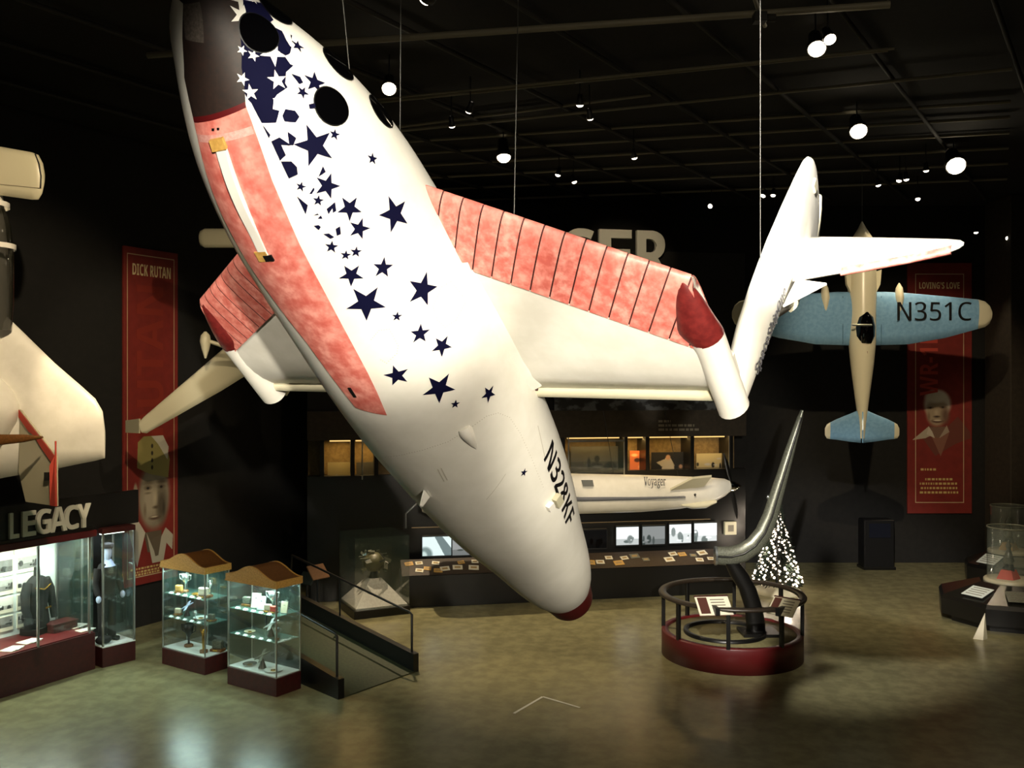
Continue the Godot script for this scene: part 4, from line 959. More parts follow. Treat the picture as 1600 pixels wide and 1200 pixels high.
	for q in [[640, 0.72, 0], [655, 0.3, 1], [656, 0.75, 1], [668, 0.4, 0], [682, 0.72, 1], [684, 0.25, 0], [695, 0.35, 1], [715, 0.4, 1], [722, 0.7, 0], [740, 0.35, 1], [744, 0.72, 1], [922, 0.4, 0], [938, 0.4, 1], [954, 0.65, 1], [966, 0.3, 0], [978, 0.6, 1], [995, 0.7, 2], [1010, 0.45, 2], [1046, 0.4, 1], [1056, 0.75, 1], [1070, 0.7, 0], [1086, 0.6, 2], [1092, 0.3, 1], [1102, 0.75, 1], [1110, 0.35, 1]]:
		var s0 := fp(f, q[0], 880, -0.2).x; var v: float = q[1]
		var up := (fl(f, 0, h1, -0.55) - fl(f, 0, h0, 0.02)); var nrm: Vector3 = f.u.cross(up).normalized()
		if nrm.y < 0: nrm = -nrm
		var bb := Basis(f.u, up.normalized(), f.u.cross(up.normalized())).rotated(nrm, g.randf_range(-0.2, 0.2))
		var w := g.randf_range(0.16, 0.26)
		var tone: Material = [mats.oak, mats.paper, mt("grey_card", Color(0.42, 0.43, 0.38), 0.7)][q[2]]
		var words: String = ["brown", "cream", "grey"][q[2]]
		var cd := thing("label_card", words + " label card on the " + ("upper" if v > 0.5 else "lower") + " half of the desk below the " + ("aircraft part screen" if q[0] < 704 else "dim half-hidden screen" if q[0] < 800 else "almost dark screen" if q[0] < 955 else "first bright screen" if q[0] < 1000 else "dimmer middle screen" if q[0] < 1042 else "brightest white screen" if q[0] < 1082 else "last bright screen"), "card", fl(f, s0, 0, 0) * Vector3(1, 0, 1) + Vector3(0, h0, 0) + f.n * 0.02 + up * v + nrm * 0.006, words + " cards on the sloped desk")
		part(cd, "sheet", box(ms(), Vector3.ZERO, Vector3(w, w * 0.72, 0.008), bb), tone)
		part(cd, "text_block", box(ms(), nrm * 0.005, Vector3(w * 0.6, w * 0.3, 0.003), bb), mt("tan_print", Color(0.62, 0.52, 0.34), 0.7)); n += 1
	var du := thing("added_desk_light", "long dim warm strip added above the screens to light the label desk", "light", fl(f, (sA + sB) * 0.5, 1.72, -0.9))  # strip added above the screens only to light the desk
	part(du, "lamp_tube", box(ms(), Vector3.ZERO, Vector3(sB - sA - 0.6, 0.02, 0.03), fb(f)), glow("added_desk_tube", Color(0.5, 0.42, 0.3), 0.08))
	var dl := AreaLight3D.new(); dl.name = "light"; du.add_child(dl); dl.basis = Basis(f.u, -f.u.cross(Vector3.UP), Vector3.UP); dl.position = Vector3(0, -0.02, 0) + f.n * 0.03; dl.area_size = Vector2(sB - sA - 0.6, 0.04); dl.light_color = Color(1.0, 0.85, 0.6); dl.light_energy = 0.5; dl.shadow_enabled = true; dl.area_range = 40.0
	long_fuselage(f)
	# big letters high on the back wall
	var lt := frame(fl(f, 0, 0, -0.95), fl(f, 1, 0, -0.95))
	var a0 := fp(lt, 1045, 437, 0.05); var a1 := fp(lt, 1045, 362, 0.05)
	var sg := thing("block_letters", "large white block letters on the wall above the red wing edge", "sign", fl(lt, a0.x, a0.y, 0.05))
	var word := "VOYAGER"
	for i in word.length():
		var x0 := fp(lt, 1045 - (word.length() - i) * 59.0 + 8, 400, 0.05).x; var x1 := fp(lt, 1045 - (word.length() - i - 1) * 59.0, 400, 0.05).x
		lettering(sg, "letter", word[i], fl(lt, x0, a0.y, 0.0) - sg.position, lt.u * (x1 - x0), Vector3(0, a1.y - a0.y, 0), mats.sign_white, 0.12, 2.2)
	banners()
func long_fuselage(f):
	var w := 0.0
	var P := func(px, py): return fp(f, px, py, w)
	var o := fl(f, P.call(900, 770).x, P.call(900, 770).y, w)
	var t := thing("long_fuselage", "long white aircraft fuselage with grey stripe and chrome spinner before the back wall", "aircraft fuselage", o)
	var rings := []; var low := []
	for q in [[660, 735, 800, 0.9], [680, 730, 808, 1.0], [780, 735, 806, 1.0], [905, 740, 803, 1.0], [1000, 742, 800, 1.0], [1060, 744, 795, 1.0], [1110, 746, 787, 1.0], [1132, 748, 775, 0.9], [1139, 751, 769, 0.75]]:
		var a: Vector2 = P.call(q[0], q[1]); var b: Vector2 = P.call(q[0], q[2]); var c := (a + b) * 0.5; var r := (a.y - b.y) * 0.5
		rings.append(ell(fl(f, c.x, c.y, w) - o, Vector3(0, r, 0), f.n * r * 0.95 * q[3], 28))
	part(t, "fuselage", loft(ms(), rings), mats.hull)
	# grey stripe along the side
	rings = []
	for q in [[690, 770, 777], [905, 773, 780], [1000, 773, 777], [1060, 772, 774]]:
		var ring := PackedVector3Array()
		var a: Vector2 = P.call(q[0], 740); var rr := 0.47
		for k in [0, 1]:
			var b: Vector2 = P.call(q[0], q[1 + k]); var cc: Vector2 = P.call(q[0], 771); var dy := b.y - cc.y
			ring.append(fl(f, b.x, b.y, sqrt(maxf(0.0, rr * rr - dy * dy)) * 1.0 + 0.012) - o)
			ring.append(fl(f, b.x, b.y, sqrt(maxf(0.0, rr * rr - dy * dy)) * 0.8) - o)
		rings.append(PackedVector3Array([ring[0], ring[2], ring[3], ring[1]]))
	part(t, "stripe", loft(ms(), rings), mt("stripe", Color(0.42, 0.43, 0.46), 0.4), "dark grey stripe")
	# canard fins by the engine and a belly fairing
	var Q := func(px, py, ww) -> Vector3: var a: Vector2 = fp(f, px, py, ww); return fl(f, a.x, a.y, ww) - o
	part(t, "side_fin", prism(ms(), [Q.call(1047, 763, 0.5), Q.call(1082, 745, 0.75), Q.call(1112, 742, 0.75), Q.call(1100, 757, 0.5)], Vector3(0, -0.05, 0)), mats.cream)
	rings = []
	for q in [[1060, 786, 790], [1080, 782, 795], [1100, 780, 794], [1114, 779, 786]]: rings.append(ell((Q.call(q[0], q[1], 0.1) + Q.call(q[0], q[2], 0.1)) * 0.5, Vector3(0, (q[2] - q[1]) * 0.5 * 22.5 / F, 0), f.n * 0.25, 12))
	part(t, "belly_fairing", loft(ms(), rings), mats.cream)
	var c: Vector3 = Q.call(1139, 760, 0.0); var dx: Vector3 = f.u * (22.6 / F)
	var sp := part(t, "spinner", loft(ms(), [ell(c, Vector3(0, 0.15, 0), f.n * 0.15, 18), ell(c + dx * 8, Vector3(0, 0.13, 0), f.n * 0.13, 18), ell(c + dx * 16, Vector3(0, 0.07, 0), f.n * 0.07, 18), ell(c + dx * 21, Vector3(0, 0.008, 0), f.n * 0.008, 18)]), mats.chrome, "chrome spinner")
	for sgn in [1.0, -1.0]:
		rings = []
		for q in [[0.1, 0.03], [0.3, 0.06], [0.6, 0.055], [0.82, 0.015]]: rings.append(ell(c + dx * 5 + Vector3(0, q[0] * sgn, 0) - f.u * 0.22 * q[0] * sgn - f.n * 0.1 * q[0], f.u * q[1], f.n * 0.02, 10))
		part(sp, "propeller_blade", loft(ms(), rings), mats.black_satin)
	part(t, "exhaust_port", ball(ms(), Q.call(1086, 773, 0.44), Vector3(0.03, 0.03, 0.03), 8, 6), mats.ink)
	var e := 0.5
	var l0: Vector3 = Q.call(1006, 763, e); var l1: Vector3 = Q.call(1040, 763, e)
	lettering(t, "lettering", "Voyager", l0, l1 - l0, Vector3(0, 0.27, -0.02), mt("script", Color(0.25, 0.27, 0.30), 0.5), 0.012, 0.0, true)
	part(t, "sponsor_patch", prism(ms(), [Q.call(908, 750, 0.49), Q.call(926, 750, 0.49), Q.call(928, 760, 0.51), Q.call(911, 760, 0.51)], f.n * 0.012), mt("grey_patch", Color(0.38, 0.39, 0.38), 0.6))
	for px in [960, 1060, 720]:
		var top: Vector3 = Q.call(px, 746, 0.0)
		part(t, "hanger", tube(ms(), [top, Vector3(top.x, 4.6 - o.y, top.z) - f.n * 1.0], 0.008, 5), mats.black_metal)
func banners():
	var lw: Dictionary = left_wall()
	var a := fp(lw, 193, 900, 0.05); var b := fp(lw, 277, 394, 0.05); a.y = 0.92; b.y = 8.1
	var bl := thing("hanging_banner", "tall red banner with a portrait of a man in a folded cap", "banner", fl(lw, (a.x + b.x) * 0.5, a.y, 0.03))
	fbox(bl, "backing", lw, a, b, 0.0, 0.06, mats.banner)
	print_quad(bl, "print", fl(lw, a.x, a.y, 0.063) - bl.position, fl(lw, b.x, a.y, 0.063) - bl.position, fl(lw, a.x, b.y, 0.063) - bl.position, tex_mat("banner_cap", banner_image(true)), "portrait print")
	var W := b.x - a.x; var Hh := b.y - a.y
	lettering(bl, "lettering", "DICK RUTAN", fl(lw, a.x + W * 0.15, b.y - Hh * 0.082, 0.064) - bl.position, lw.u * W * 0.71, Vector3(0, 0.25, 0), mats.gold_print, 0.004, 1.0)
	lettering(bl, "upright_lettering", "RUTAN", fl(lw, a.x + W * 0.72, b.y - Hh * 0.56, 0.064) - bl.position, Vector3(0, Hh * 0.45, 0), -lw.u * W * 0.5, mt("red_ghost", Color(0.50, 0.145, 0.09), 0.7), 0.004, 1.0)
	var f2 := frame(Vector3(0, 0, -26.998), Vector3(1, 0, -26.998))
	var c := fp(f2, 1418, 802, 0.05); var d := fp(f2, 1518, 411, 0.05)
	var br := thing("hanging_banner", "tall red banner with a smiling white-haired man behind the blue plane", "banner", fl(f2, (c.x + d.x) * 0.5, c.y, 0.03))
	fbox(br, "backing", f2, c, d, 0.0, 0.06, mats.banner)
	print_quad(br, "print", fl(f2, c.x, c.y, 0.063) - br.position, fl(f2, d.x, c.y, 0.063) - br.position, fl(f2, c.x, d.y, 0.063) - br.position, tex_mat("banner_hair", banner_image(false)), "portrait print")
	W = d.x - c.x; Hh = d.y - c.y
	lettering(br, "lettering", "LOVING'S LOVE", fl(f2, c.x + W * 0.18, d.y - Hh * 0.103, 0.064) - br.position, Vector3(W * 0.63, 0, 0), Vector3(0, 0.19, 0), mats.gold_print, 0.004, 1.0)
	lettering(br, "upright_lettering", "WR-1", fl(f2, c.x + W * 0.47, d.y - Hh * 0.53, 0.064) - br.position, Vector3(0, Hh * 0.19, 0), Vector3(-W * 0.28, 0, 0), mats.red_print, 0.004, 1.0)
	lettering(br, "upright_lettering", "LOVE", fl(f2, c.x + W * 0.47, d.y - Hh * 0.32, 0.064) - br.position, Vector3(0, Hh * 0.19, 0), Vector3(-W * 0.28, 0, 0), mats.red_print, 0.004, 1.0)

# ------------------------------------------------------------------ showcases
func post(parent, called, p0: Vector3, p1: Vector3, r: float, m, n := 6): return part(parent, called, tube(ms(), [p0, p1], r, n), m)
func build_showcases():
	wall_showcase(); suit_case()
	trophy_case(gnd(253, 1037), -0.593, "left", 0); trophy_case(gnd(355, 1068.5), -0.593, "right", 1)
func wall_showcase():
	var f: Dictionary = showcase_frame()
	var s1 := fp(f, 149, 1045, 0.0).x; var s0 := s1 - 4.2
	var hb := 0.67; var ht := 2.42; var dp := 1.1
	var o := fl(f, s1, 0, 0)
	var t := thing("long_showcase", "long lit glass showcase with maroon base under the LEGACY sign", "showcase", o)
	var v := func(s, h): return Vector2(s, h)
	fbox(t, "base", f, v.call(s0, 0.0), v.call(s1, hb), -dp, 0.0, mats.maroon_panel)
	fbox(t, "deck", f, v.call(s0, hb), v.call(s1 - 0.02, hb + 0.02), -dp, -0.03, mats.maroon)
	fbox(t, "back_panel", f, v.call(s0, hb), v.call(s1, ht), -dp, -dp + 0.04, mats.case_white)
	fbox(t, "header", f, v.call(s0, ht), v.call(s1 + 0.02, ht + 0.12), -dp, 0.02, mats.maroon)
	fbox(t, "roof", f, v.call(s0, ht + 0.12), v.call(s1 + 0.02, ht + 0.18), -dp, 0.0, mats.black_satin)
	fbox(t, "sign_board", f, v.call(s0, ht + 0.12), v.call(s1 + 1.0, ht + 0.75), -0.12, -0.04, mats.black_satin)
	for px in [60, 140, -60]:
		var s := fp(f, px, 920, -0.02).x
		fbox(t, "post", f, v.call(s - 0.02, hb), v.call(s + 0.02, ht), -0.05, -0.01, mats.alu)
	fbox(t, "post", f, v.call(s1 - 0.05, hb), v.call(s1 - 0.01, ht), -dp + 0.05, -dp + 0.09, mats.alu)
	fbox(t, "front_pane", f, v.call(s0, hb + 0.02), v.call(s1 - 0.02, ht), -0.035, -0.027, mats.pane)
	fbox(t, "end_pane", f, v.call(s1 - 0.03, hb + 0.02), v.call(s1 - 0.022, ht), -dp + 0.08, -0.05, mats.pane)
	# its lamp
	fbox(t, "lamp_tube", f, v.call(s0 + 0.1, ht - 0.05), v.call(s1 - 0.1, ht - 0.02), -0.5, -0.4, mats.tube)
	var l := AreaLight3D.new(); l.name = "light"; t.add_child(l); l.basis = Basis(f.u, -f.u.cross(Vector3.UP), Vector3.UP); l.position = fl(f, (s0 + s1) * 0.5, ht - 0.06, -0.45) - o
	l.area_size = Vector2(s1 - s0 - 0.2, 0.12); l.light_energy = 14.0; l.light_color = Color(0.93, 1.0, 0.92); l.shadow_enabled = true; l.area_range = 40.0
	# LEGACY in raised letters
	var word := "LEGACY"; var xs := [[15, 30], [35, 56], [57, 80], [79, 105], [101, 124], [121, 142]]
	var sign_ := thing("sign_letters", "raised white letters LEGACY on the black board over the long showcase", "sign", fl(f, s1 - 1.5, ht + 0.2, 0.0))
	for i in 6:
		var a := fp(f, xs[i][0], 840, 0.0).x; var b := fp(f, xs[i][1], 830, 0.0).x
		lettering(sign_, "letter", word[i], fl(f, a, ht + 0.19, -0.04) - sign_.position, f.u * (b - a), Vector3(0, 0.43, 0), mats.sign_white, 0.05, 1.6)
	# photographs on the back panel
	var n := 0
	var rows := [[2.13, 2.36, "top row"], [1.78, 2.08, "second row"], [1.45, 1.73, "third row"], [1.12, 1.40, "fourth row"], [0.8, 1.07, "bottom row"]]
	var pm := []
	for k in 8: pm.append(tex_mat("wall_photo%d" % k, picture_image(500 + k, 0.45 + 0.06 * k, 0.1)))
	var bi := Image.create(32, 24, false, Image.FORMAT_RGB8); bi.fill(Color(0.12, 0.33, 0.68)); blob(bi, 8, 16, 10, 8, Color(0.3, 0.6, 0.8), 0.6); blob(bi, 22, 8, 8, 4, Color(0.5, 0.7, 0.9), 0.6)
	pm.append(tex_mat("blue_photo", bi))
	for r in rows.size():
		for c in 7:
			var sa: float = s1 - 0.42 - 0.47 * c; var w := 0.40
			if r == 0: w = 0.45
			var a := Vector2(sa - w, rows[r][0]); var b := Vector2(sa, rows[r][1])
			var m: Material = pm[(r * 3 + c * 5) % 8]; var desc := "grey photograph"
			if r == 0: m = mats.paper; desc = "white text panel"
			elif r == 1 and c == 2: m = pm[8]; desc = "bright blue photograph"
			var ph := thing("photograph" if r > 0 else "text_panel", desc + ", " + ["first", "second", "third", "fourth", "fifth", "sixth", "seventh"][c] + " from the glass end, " + rows[r][2] + " in the long showcase", "photograph" if r > 0 else "panel", fl(f, (a.x + b.x) * 0.5, a.y, -dp + 0.05), "pictures in the " + rows[r][2] + " of the long showcase")
			fbox(ph, "mount", f, a, b, -dp + 0.042, -dp + 0.06, mats.paper)
			if r > 0: print_quad(ph, "print", fl(f, a.x + 0.015, a.y + 0.07, -dp + 0.063) - ph.position, fl(f, b.x - 0.015, a.y + 0.07, -dp + 0.063) - ph.position, fl(f, a.x + 0.015, b.y - 0.015, -dp + 0.063) - ph.position, m)
			n += 1
	# papers on the deck
	for q in [[18, 1015, 0.7, "white sheets fanned out", 0.3], [45, 1003, 0.75, "cream open booklet", 0.1], [118, 979, 0.75, "printed leaflet", 0.05], [132, 985, 0.6, "small printed card", -0.1]]:
		var p := gnd(q[0], q[1], hb + 0.02)
		var pp := thing("paper", q[3] + " on the deck of the long showcase", "paper", Transform3D(fb(f).rotated(Vector3.UP, q[4]), p))
		part(pp, "sheet", box(ms(), Vector3(0, 0.008, 0), Vector3(0.42 * q[2], 0.012, 0.34 * q[2])), mats.paper)
		part(pp, "page", box(ms(), Vector3(0.05, 0.02, 0.03), Vector3(0.34 * q[2], 0.008, 0.3 * q[2]), Basis(Vector3.UP, 0.25)), mats.case_white)
	# black jacket on a stand
	var jp := gnd(62, 990, hb + 0.02)
	var j := thing("jacket_stand", "black jacket with yellow trim on a torso stand inside the long showcase", "jacket", Transform3D(fb(f).rotated(Vector3.UP, 0.25), jp - f.n * 0.08))
	var rings := []
	for q in [[0.10, 0.24, 0.16], [0.2, 0.26, 0.17], [0.5, 0.22, 0.14], [0.75, 0.25, 0.15], [0.92, 0.26, 0.13], [1.0, 0.17, 0.1], [1.04, 0.08, 0.08]]: rings.append(ell(Vector3(0, q[0], 0), Vector3(q[1], 0, 0), Vector3(0, 0, q[2]), 18))
	part(j, "jacket_body", loft(ms(), rings), mats.cloth_black)
	for sg in [-1.0, 1.0]: part(j, "sleeve", tube(ms(), [Vector3(0.22 * sg, 0.94, 0), Vector3(0.31 * sg, 0.75, 0.02), Vector3(0.33 * sg, 0.5, 0.05), Vector3(0.30 * sg, 0.22, 0.12)], [0.08, 0.08, 0.07, 0.055], 12), mats.cloth_black)
	part(j, "neck_block", tube(ms(), [Vector3(0, 1.0, 0), Vector3(0, 1.2, 0)], [0.06, 0.05], 12), mats.black_satin)
	part(j, "yellow_trim", tube(ms(), [Vector3(-0.2, 0.86, 0.13), Vector3(0, 0.80, 0.165), Vector3(0.2, 0.86, 0.13)], 0.012, 6), mats.gold)
	part(j, "stand_base", box(ms(), Vector3(0.05, 0.06, 0.0), Vector3(0.55, 0.12, 0.35)), mats.black_satin)
	part(j, "name_badge", box(ms(), Vector3(0.12, 0.45, 0.145), Vector3(0.14, 0.03, 0.01)), mats.gold)
	var bk := thing("dark_box", "dark red box behind the leaflet in the long showcase", "box", Transform3D(fb(f), gnd(100, 985, hb + 0.02) - f.n * 0.1))
	part(bk, "body", box(ms(), Vector3(0, 0.07, 0), Vector3(0.5, 0.14, 0.3)), mats.maroon_panel); part(bk, "lid", box(ms(), Vector3(0, 0.15, 0), Vector3(0.53, 0.03, 0.33)), mats.maroon_panel)
func suit_case():                          # the narrow tall case beside it, with a dark uniform
	var f := frame(gnd(160, 1044), gnd(212, 1031))
	var a := 0.0; var b := fp(f, 212, 1031, 0.0).x; var dp := 0.8
	var o := fl(f, b * 0.5, 0, -dp * 0.5)
	var t := thing("uniform_showcase", "narrow tall glass showcase holding a dark uniform beside the long showcase", "showcase", o)
	var v := func(s, h): return Vector2(s, h)
	fbox(t, "base", f, v.call(a, 0.0), v.call(b, 0.36), -dp, 0.0, mats.maroon_panel)
	fbox(t, "deck", f, v.call(a, 0.36), v.call(b, 0.38), -dp, 0.0, mats.case_white)
	fbox(t, "top", f, v.call(a, 2.45), v.call(b, 2.55), -dp, 0.0, mats.maroon_panel)
	for q in [[a + 0.02, -0.02], [b - 0.02, -0.02], [a + 0.02, -dp + 0.02], [b - 0.02, -dp + 0.02]]: fbox(t, "post", f, v.call(q[0] - 0.018, 0.38), v.call(q[0] + 0.018, 2.45), q[1] - 0.018, q[1] + 0.018, mats.alu)
	fbox(t, "front_pane", f, v.call(a + 0.04, 0.38), v.call(b - 0.04, 2.45), -0.025, -0.018, mats.pane)
	fbox(t, "side_pane", f, v.call(b - 0.024, 0.38), v.call(b - 0.018, 2.45), -dp + 0.04, -0.04, mats.pane)
	fbox(t, "back_panel", f, v.call(a, 0.38), v.call(b, 2.45), -dp - 0.02, -dp, mats.black_satin)
	fbox(t, "lamp_tube", f, v.call(a + 0.1, 2.40), v.call(b - 0.1, 2.42), -0.3, -0.22, mats.tube)
	var l := AreaLight3D.new(); l.name = "light"; t.add_child(l); l.basis = Basis(f.u, -f.u.cross(Vector3.UP), Vector3.UP); l.position = fl(f, b * 0.5, 2.38, -0.26) - o
	l.area_size = Vector2(b - 0.2, 0.08); l.light_energy = 0.9; l.light_color = Color(0.88, 0.95, 1.0); l.shadow_enabled = true; l.area_range = 40.0
	var m := thing("uniform_mannequin", "dark uniform with pale blue collar on a mannequin in the narrow showcase", "mannequin", Transform3D(fb(f).rotated(Vector3.UP, 0.2), fl(f, b * 0.45, 0.38, -0.38)))
	var rings := []
	for q in [[0.78, 0.17, 0.11], [0.95, 0.16, 0.11], [1.15, 0.18, 0.12], [1.35, 0.21, 0.12], [1.44, 0.17, 0.1], [1.5, 0.06, 0.06]]: rings.append(ell(Vector3(0, q[0], 0), Vector3(q[1], 0, 0), Vector3(0, 0, q[2]), 16))
	part(m, "jacket", loft(ms(), rings), mats.cloth_black)
	for sg in [-1.0, 1.0]:
		part(m, "trouser_leg", tube(ms(), [Vector3(0.09 * sg, 0.82, 0), Vector3(0.10 * sg, 0.45, 0), Vector3(0.11 * sg, 0.06, 0)], [0.105, 0.085, 0.075], 12), mats.cloth_black)
		part(m, "boot", box(ms(), Vector3(0.11 * sg, 0.04, 0.05), Vector3(0.1, 0.08, 0.26), Basis(), 0.02), mats.black_satin)
		part(m, "sleeve", tube(ms(), [Vector3(0.2 * sg, 1.38, 0), Vector3(0.27 * sg, 1.12, 0.0), Vector3(0.27 * sg, 0.9, 0.08)], [0.07, 0.062, 0.05], 12), mats.cloth_black)
		part(m, "glove", ball(ms(), Vector3(0.27 * sg, 0.83, 0.1), Vector3(0.045, 0.07, 0.05), 10, 8), mats.blue_white)
	part(m, "collar", loft(ms(), [ell(Vector3(0, 1.40, 0.02), Vector3(0.15, 0, 0), Vector3(0, 0, 0.12), 14), ell(Vector3(0, 1.52, 0), Vector3(0.08, 0, 0), Vector3(0, 0, 0.07), 14)]), mats.blue_white, "pale blue collar")
	part(m, "head", loft(ms(), [ell(Vector3(0, 1.5, 0), Vector3(0.05, 0, 0), Vector3(0, 0, 0.05), 14), ell(Vector3(0, 1.6, 0.01), Vector3(0.07, 0, 0), Vector3(0, 0, 0.08), 14), ell(Vector3(0, 1.7, 0), Vector3(0.08, 0, 0), Vector3(0, 0, 0.09), 14), ell(Vector3(0, 1.78, 0), Vector3(0.04, 0, 0), Vector3(0, 0, 0.05), 14)]), mats.blue_white)
	part(m, "cap", loft(ms(), [ell(Vector3(0, 1.74, 0), Vector3(0.1, 0, 0), Vector3(0, 0, 0.11), 14), ell(Vector3(0, 1.82, 0), Vector3(0.12, 0, 0), Vector3(0, 0, 0.12), 14), ell(Vector3(0, 1.84, 0), Vector3(0.05, 0, 0), Vector3(0, 0, 0.05), 14)]), mats.cloth_black)
	var bag := thing("black_bag", "small black bag lying at the foot of the dark uniform", "bag", Transform3D(fb(f), fl(f, b * 0.2, 0.38, -0.2)))
	part(bag, "body", ball(ms(), Vector3(0, 0.08, 0), Vector3(0.16, 0.08, 0.1), 12, 8), mats.cloth_black); part(bag, "strap", tube(ms(), [Vector3(-0.12, 0.1, 0), Vector3(0, 0.2, 0.02), Vector3(0.12, 0.1, 0)], 0.012, 6), mats.cloth_black)
func trophy_case(corner: Vector3, yaw: float, which: String, k: int):
	var W := 1.24; var D := 0.55; var hb := 0.30; var ht := 1.80
	var b := Basis(Vector3.UP, yaw)
	var xf := Transform3D(b, corner + b * Vector3(W * 0.5, 0, -D * 0.5))
	var where_ := "beside the narrow uniform showcase" if k == 0 else "beside the ramp's handrail"
	var t := thing("trophy_case", "glass trophy case with an oak gabled top and maroon base " + where_, "showcase", xf)
	part(t, "base", box(ms(), Vector3(0, hb * 0.5, 0), Vector3(W, hb, D)), mats.maroon_panel)
	part(t, "deck", box(ms(), Vector3(0, hb + 0.012, 0), Vector3(W - 0.04, 0.024, D - 0.04)), mats.case_white)
	for q in [[-1, -1], [1, -1], [-1, 1], [1, 1]]: part(t, "post", box(ms(), Vector3(q[0] * (W * 0.5 - 0.012), (hb + ht) * 0.5, q[1] * (D * 0.5 - 0.012)), Vector3(0.022, ht - hb, 0.022)), mats.alu)
	part(t, "mid_post", box(ms(), Vector3(0.0, (hb + ht) * 0.5, -D * 0.5 + 0.012), Vector3(0.02, ht - hb, 0.02)), mats.alu)
	for sg in [-1.0, 1.0]:
		part(t, "front_pane" if sg > 0 else "back_pane", box(ms(), Vector3(0, (hb + ht) * 0.5, sg * (D * 0.5 - 0.012)), Vector3(W - 0.05, ht - hb, 0.006)), mats.pane)
		part(t, "side_pane", box(ms(), Vector3(sg * (W * 0.5 - 0.012), (hb + ht) * 0.5, 0), Vector3(0.006, ht - hb, D - 0.05)), mats.pane)
	# oak crown: an ogee gable front and back with a roof over it
	var prof := []
	for i in 25:
		var u := -1.0 + i / 12.0; prof.append(Vector2(u * (W * 0.5 + 0.02), ht + 0.12 + 0.19 * pow(0.5 + 0.5 * cos(PI * u), 1.2)))
	var face := []
	for p in prof: face.append(Vector3(p.x, p.y, D * 0.5 + 0.02))
	face.append(Vector3(W * 0.5 + 0.02, ht, D * 0.5 + 0.02)); face.append(Vector3(-W * 0.5 - 0.02, ht, D * 0.5 + 0.02))
	var crown := part(t, "crown_front", prism(ms(), face, Vector3(0, 0, -0.03)), mats.oak, "curved oak gable")
	var back := []
	for p in face: back.append(p - Vector3(0, 0, D + 0.01))
	part(t, "crown_back", prism(ms(), back, Vector3(0, 0, -0.03)), mats.oak)
	var r1 := []
	for e in [D * 0.5 - 0.01, -D * 0.5 + 0.01]:
		var ring := PackedVector3Array()
		for p in prof: ring.append(Vector3(p.x, p.y - 0.008, e))
		r1.append(ring)
	part(t, "crown_roof", loft(ms(), r1, false, false, 0), mats.oak_dark)
	for sg in [-1.0, 1.0]: part(t, "crown_side", box(ms(), Vector3(sg * (W * 0.5 + 0.01), ht + 0.06, 0), Vector3(0.03, 0.12, D + 0.01)), mats.oak)
	part(crown, "crown_moulding", box(ms(), Vector3(0, ht + 0.012, D * 0.5 + 0.025), Vector3(W + 0.06, 0.024, 0.02)), mats.oak)
	# lamp under the crown
	part(t, "lamp_tube", box(ms(), Vector3(0, ht - 0.02, 0.1), Vector3(W - 0.2, 0.02, 0.03)), mats.tube)
	var l := AreaLight3D.new(); l.name = "light"; t.add_child(l); l.basis = Basis(Vector3.RIGHT, Vector3.FORWARD, Vector3.UP); l.position = Vector3(0, ht - 0.035, 0.1); l.area_size = Vector2(W - 0.2, 0.06)
	l.light_energy = 3.0; l.light_color = Color(0.84, 1.0, 0.96); l.shadow_enabled = true; l.area_range = 40.0
	var shelves := [0.88, 1.32]
	for y in shelves: part(t, "shelf", box(ms(), Vector3(0, y, 0), Vector3(W - 0.06, 0.012, D - 0.06)), mats.shelf)
	# the things inside, [kind, x, z, shelf, size, colour]
	var things: Array = [[["cup", -0.3, 0, 2, 0.34, "silver"], ["cube", -0.32, 0.12, 2, 0.14, "oak"], ["plate", 0.1, 0.05, 2, 0.16, "gold"], ["figure", 0.42, 0, 2, 0.32, "silver"], ["cube", 0.38, 0.12, 2, 0.18, "paper"], ["plane", -0.25, 0.0, 1, 0.3, "blue_white"], ["cube", -0.45, 0.05, 1, 0.12, "cream_dull"], ["cup", 0.12, 0.1, 1, 0.16, "silver"], ["plate", 0.15, 0.0, 1, 0.22, "case_white"], ["cube", 0.45, 0.0, 1, 0.13, "brushed"], ["cup", -0.2, 0.0, 0, 0.42, "black_satin"], ["figure", 0.36, 0.1, 0, 0.46, "gold"], ["cube", 0.5, -0.1, 0, 0.2, "brushed"]],
		[["cube", -0.42, 0, 2, 0.16, "brushed"], ["frame", -0.16, 0.05, 2, 0.26, "paper"], ["frame", 0.04, 0.1, 2, 0.24, "case_white"], ["cup", 0.22, 0.0, 2, 0.34, "silver"], ["cube", 0.22, 0.1, 2, 0.13, "cream_dull"], ["cube", 0.36, 0.1, 2, 0.12, "red_print"], ["frame", 0.52, 0.02, 2, 0.2, "cream_dull"], ["plane", 0.18, 0.0, 1, 0.34, "case_white"], ["cup", 0.42, 0.08, 1, 0.2, "silver"], ["plate", -0.3, 0.05, 1, 0.16, "cream_dull"], ["plane", 0.02, 0.05, 0, 0.36, "brushed"], ["plate", 0.3, 0.05, 0, 0.26, "case_white"], ["plate", -0.3, 0.05, 0, 0.2, "silver"]]][k]
	var level := ["on the floor", "on the lower shelf", "on the upper shelf"]
	var near := "of the case by the uniform" if k == 0 else "of the case by the ramp"
	for q in things:
		var y: float = [hb + 0.026, shelves[0] + 0.008, shelves[1] + 0.008][q[3]]
		trophy(q[0], xf * Transform3D(Basis(Vector3.UP, 0.3), Vector3(q[1], y, q[2])), q[4], q[5], level[q[3]] + " " + near)
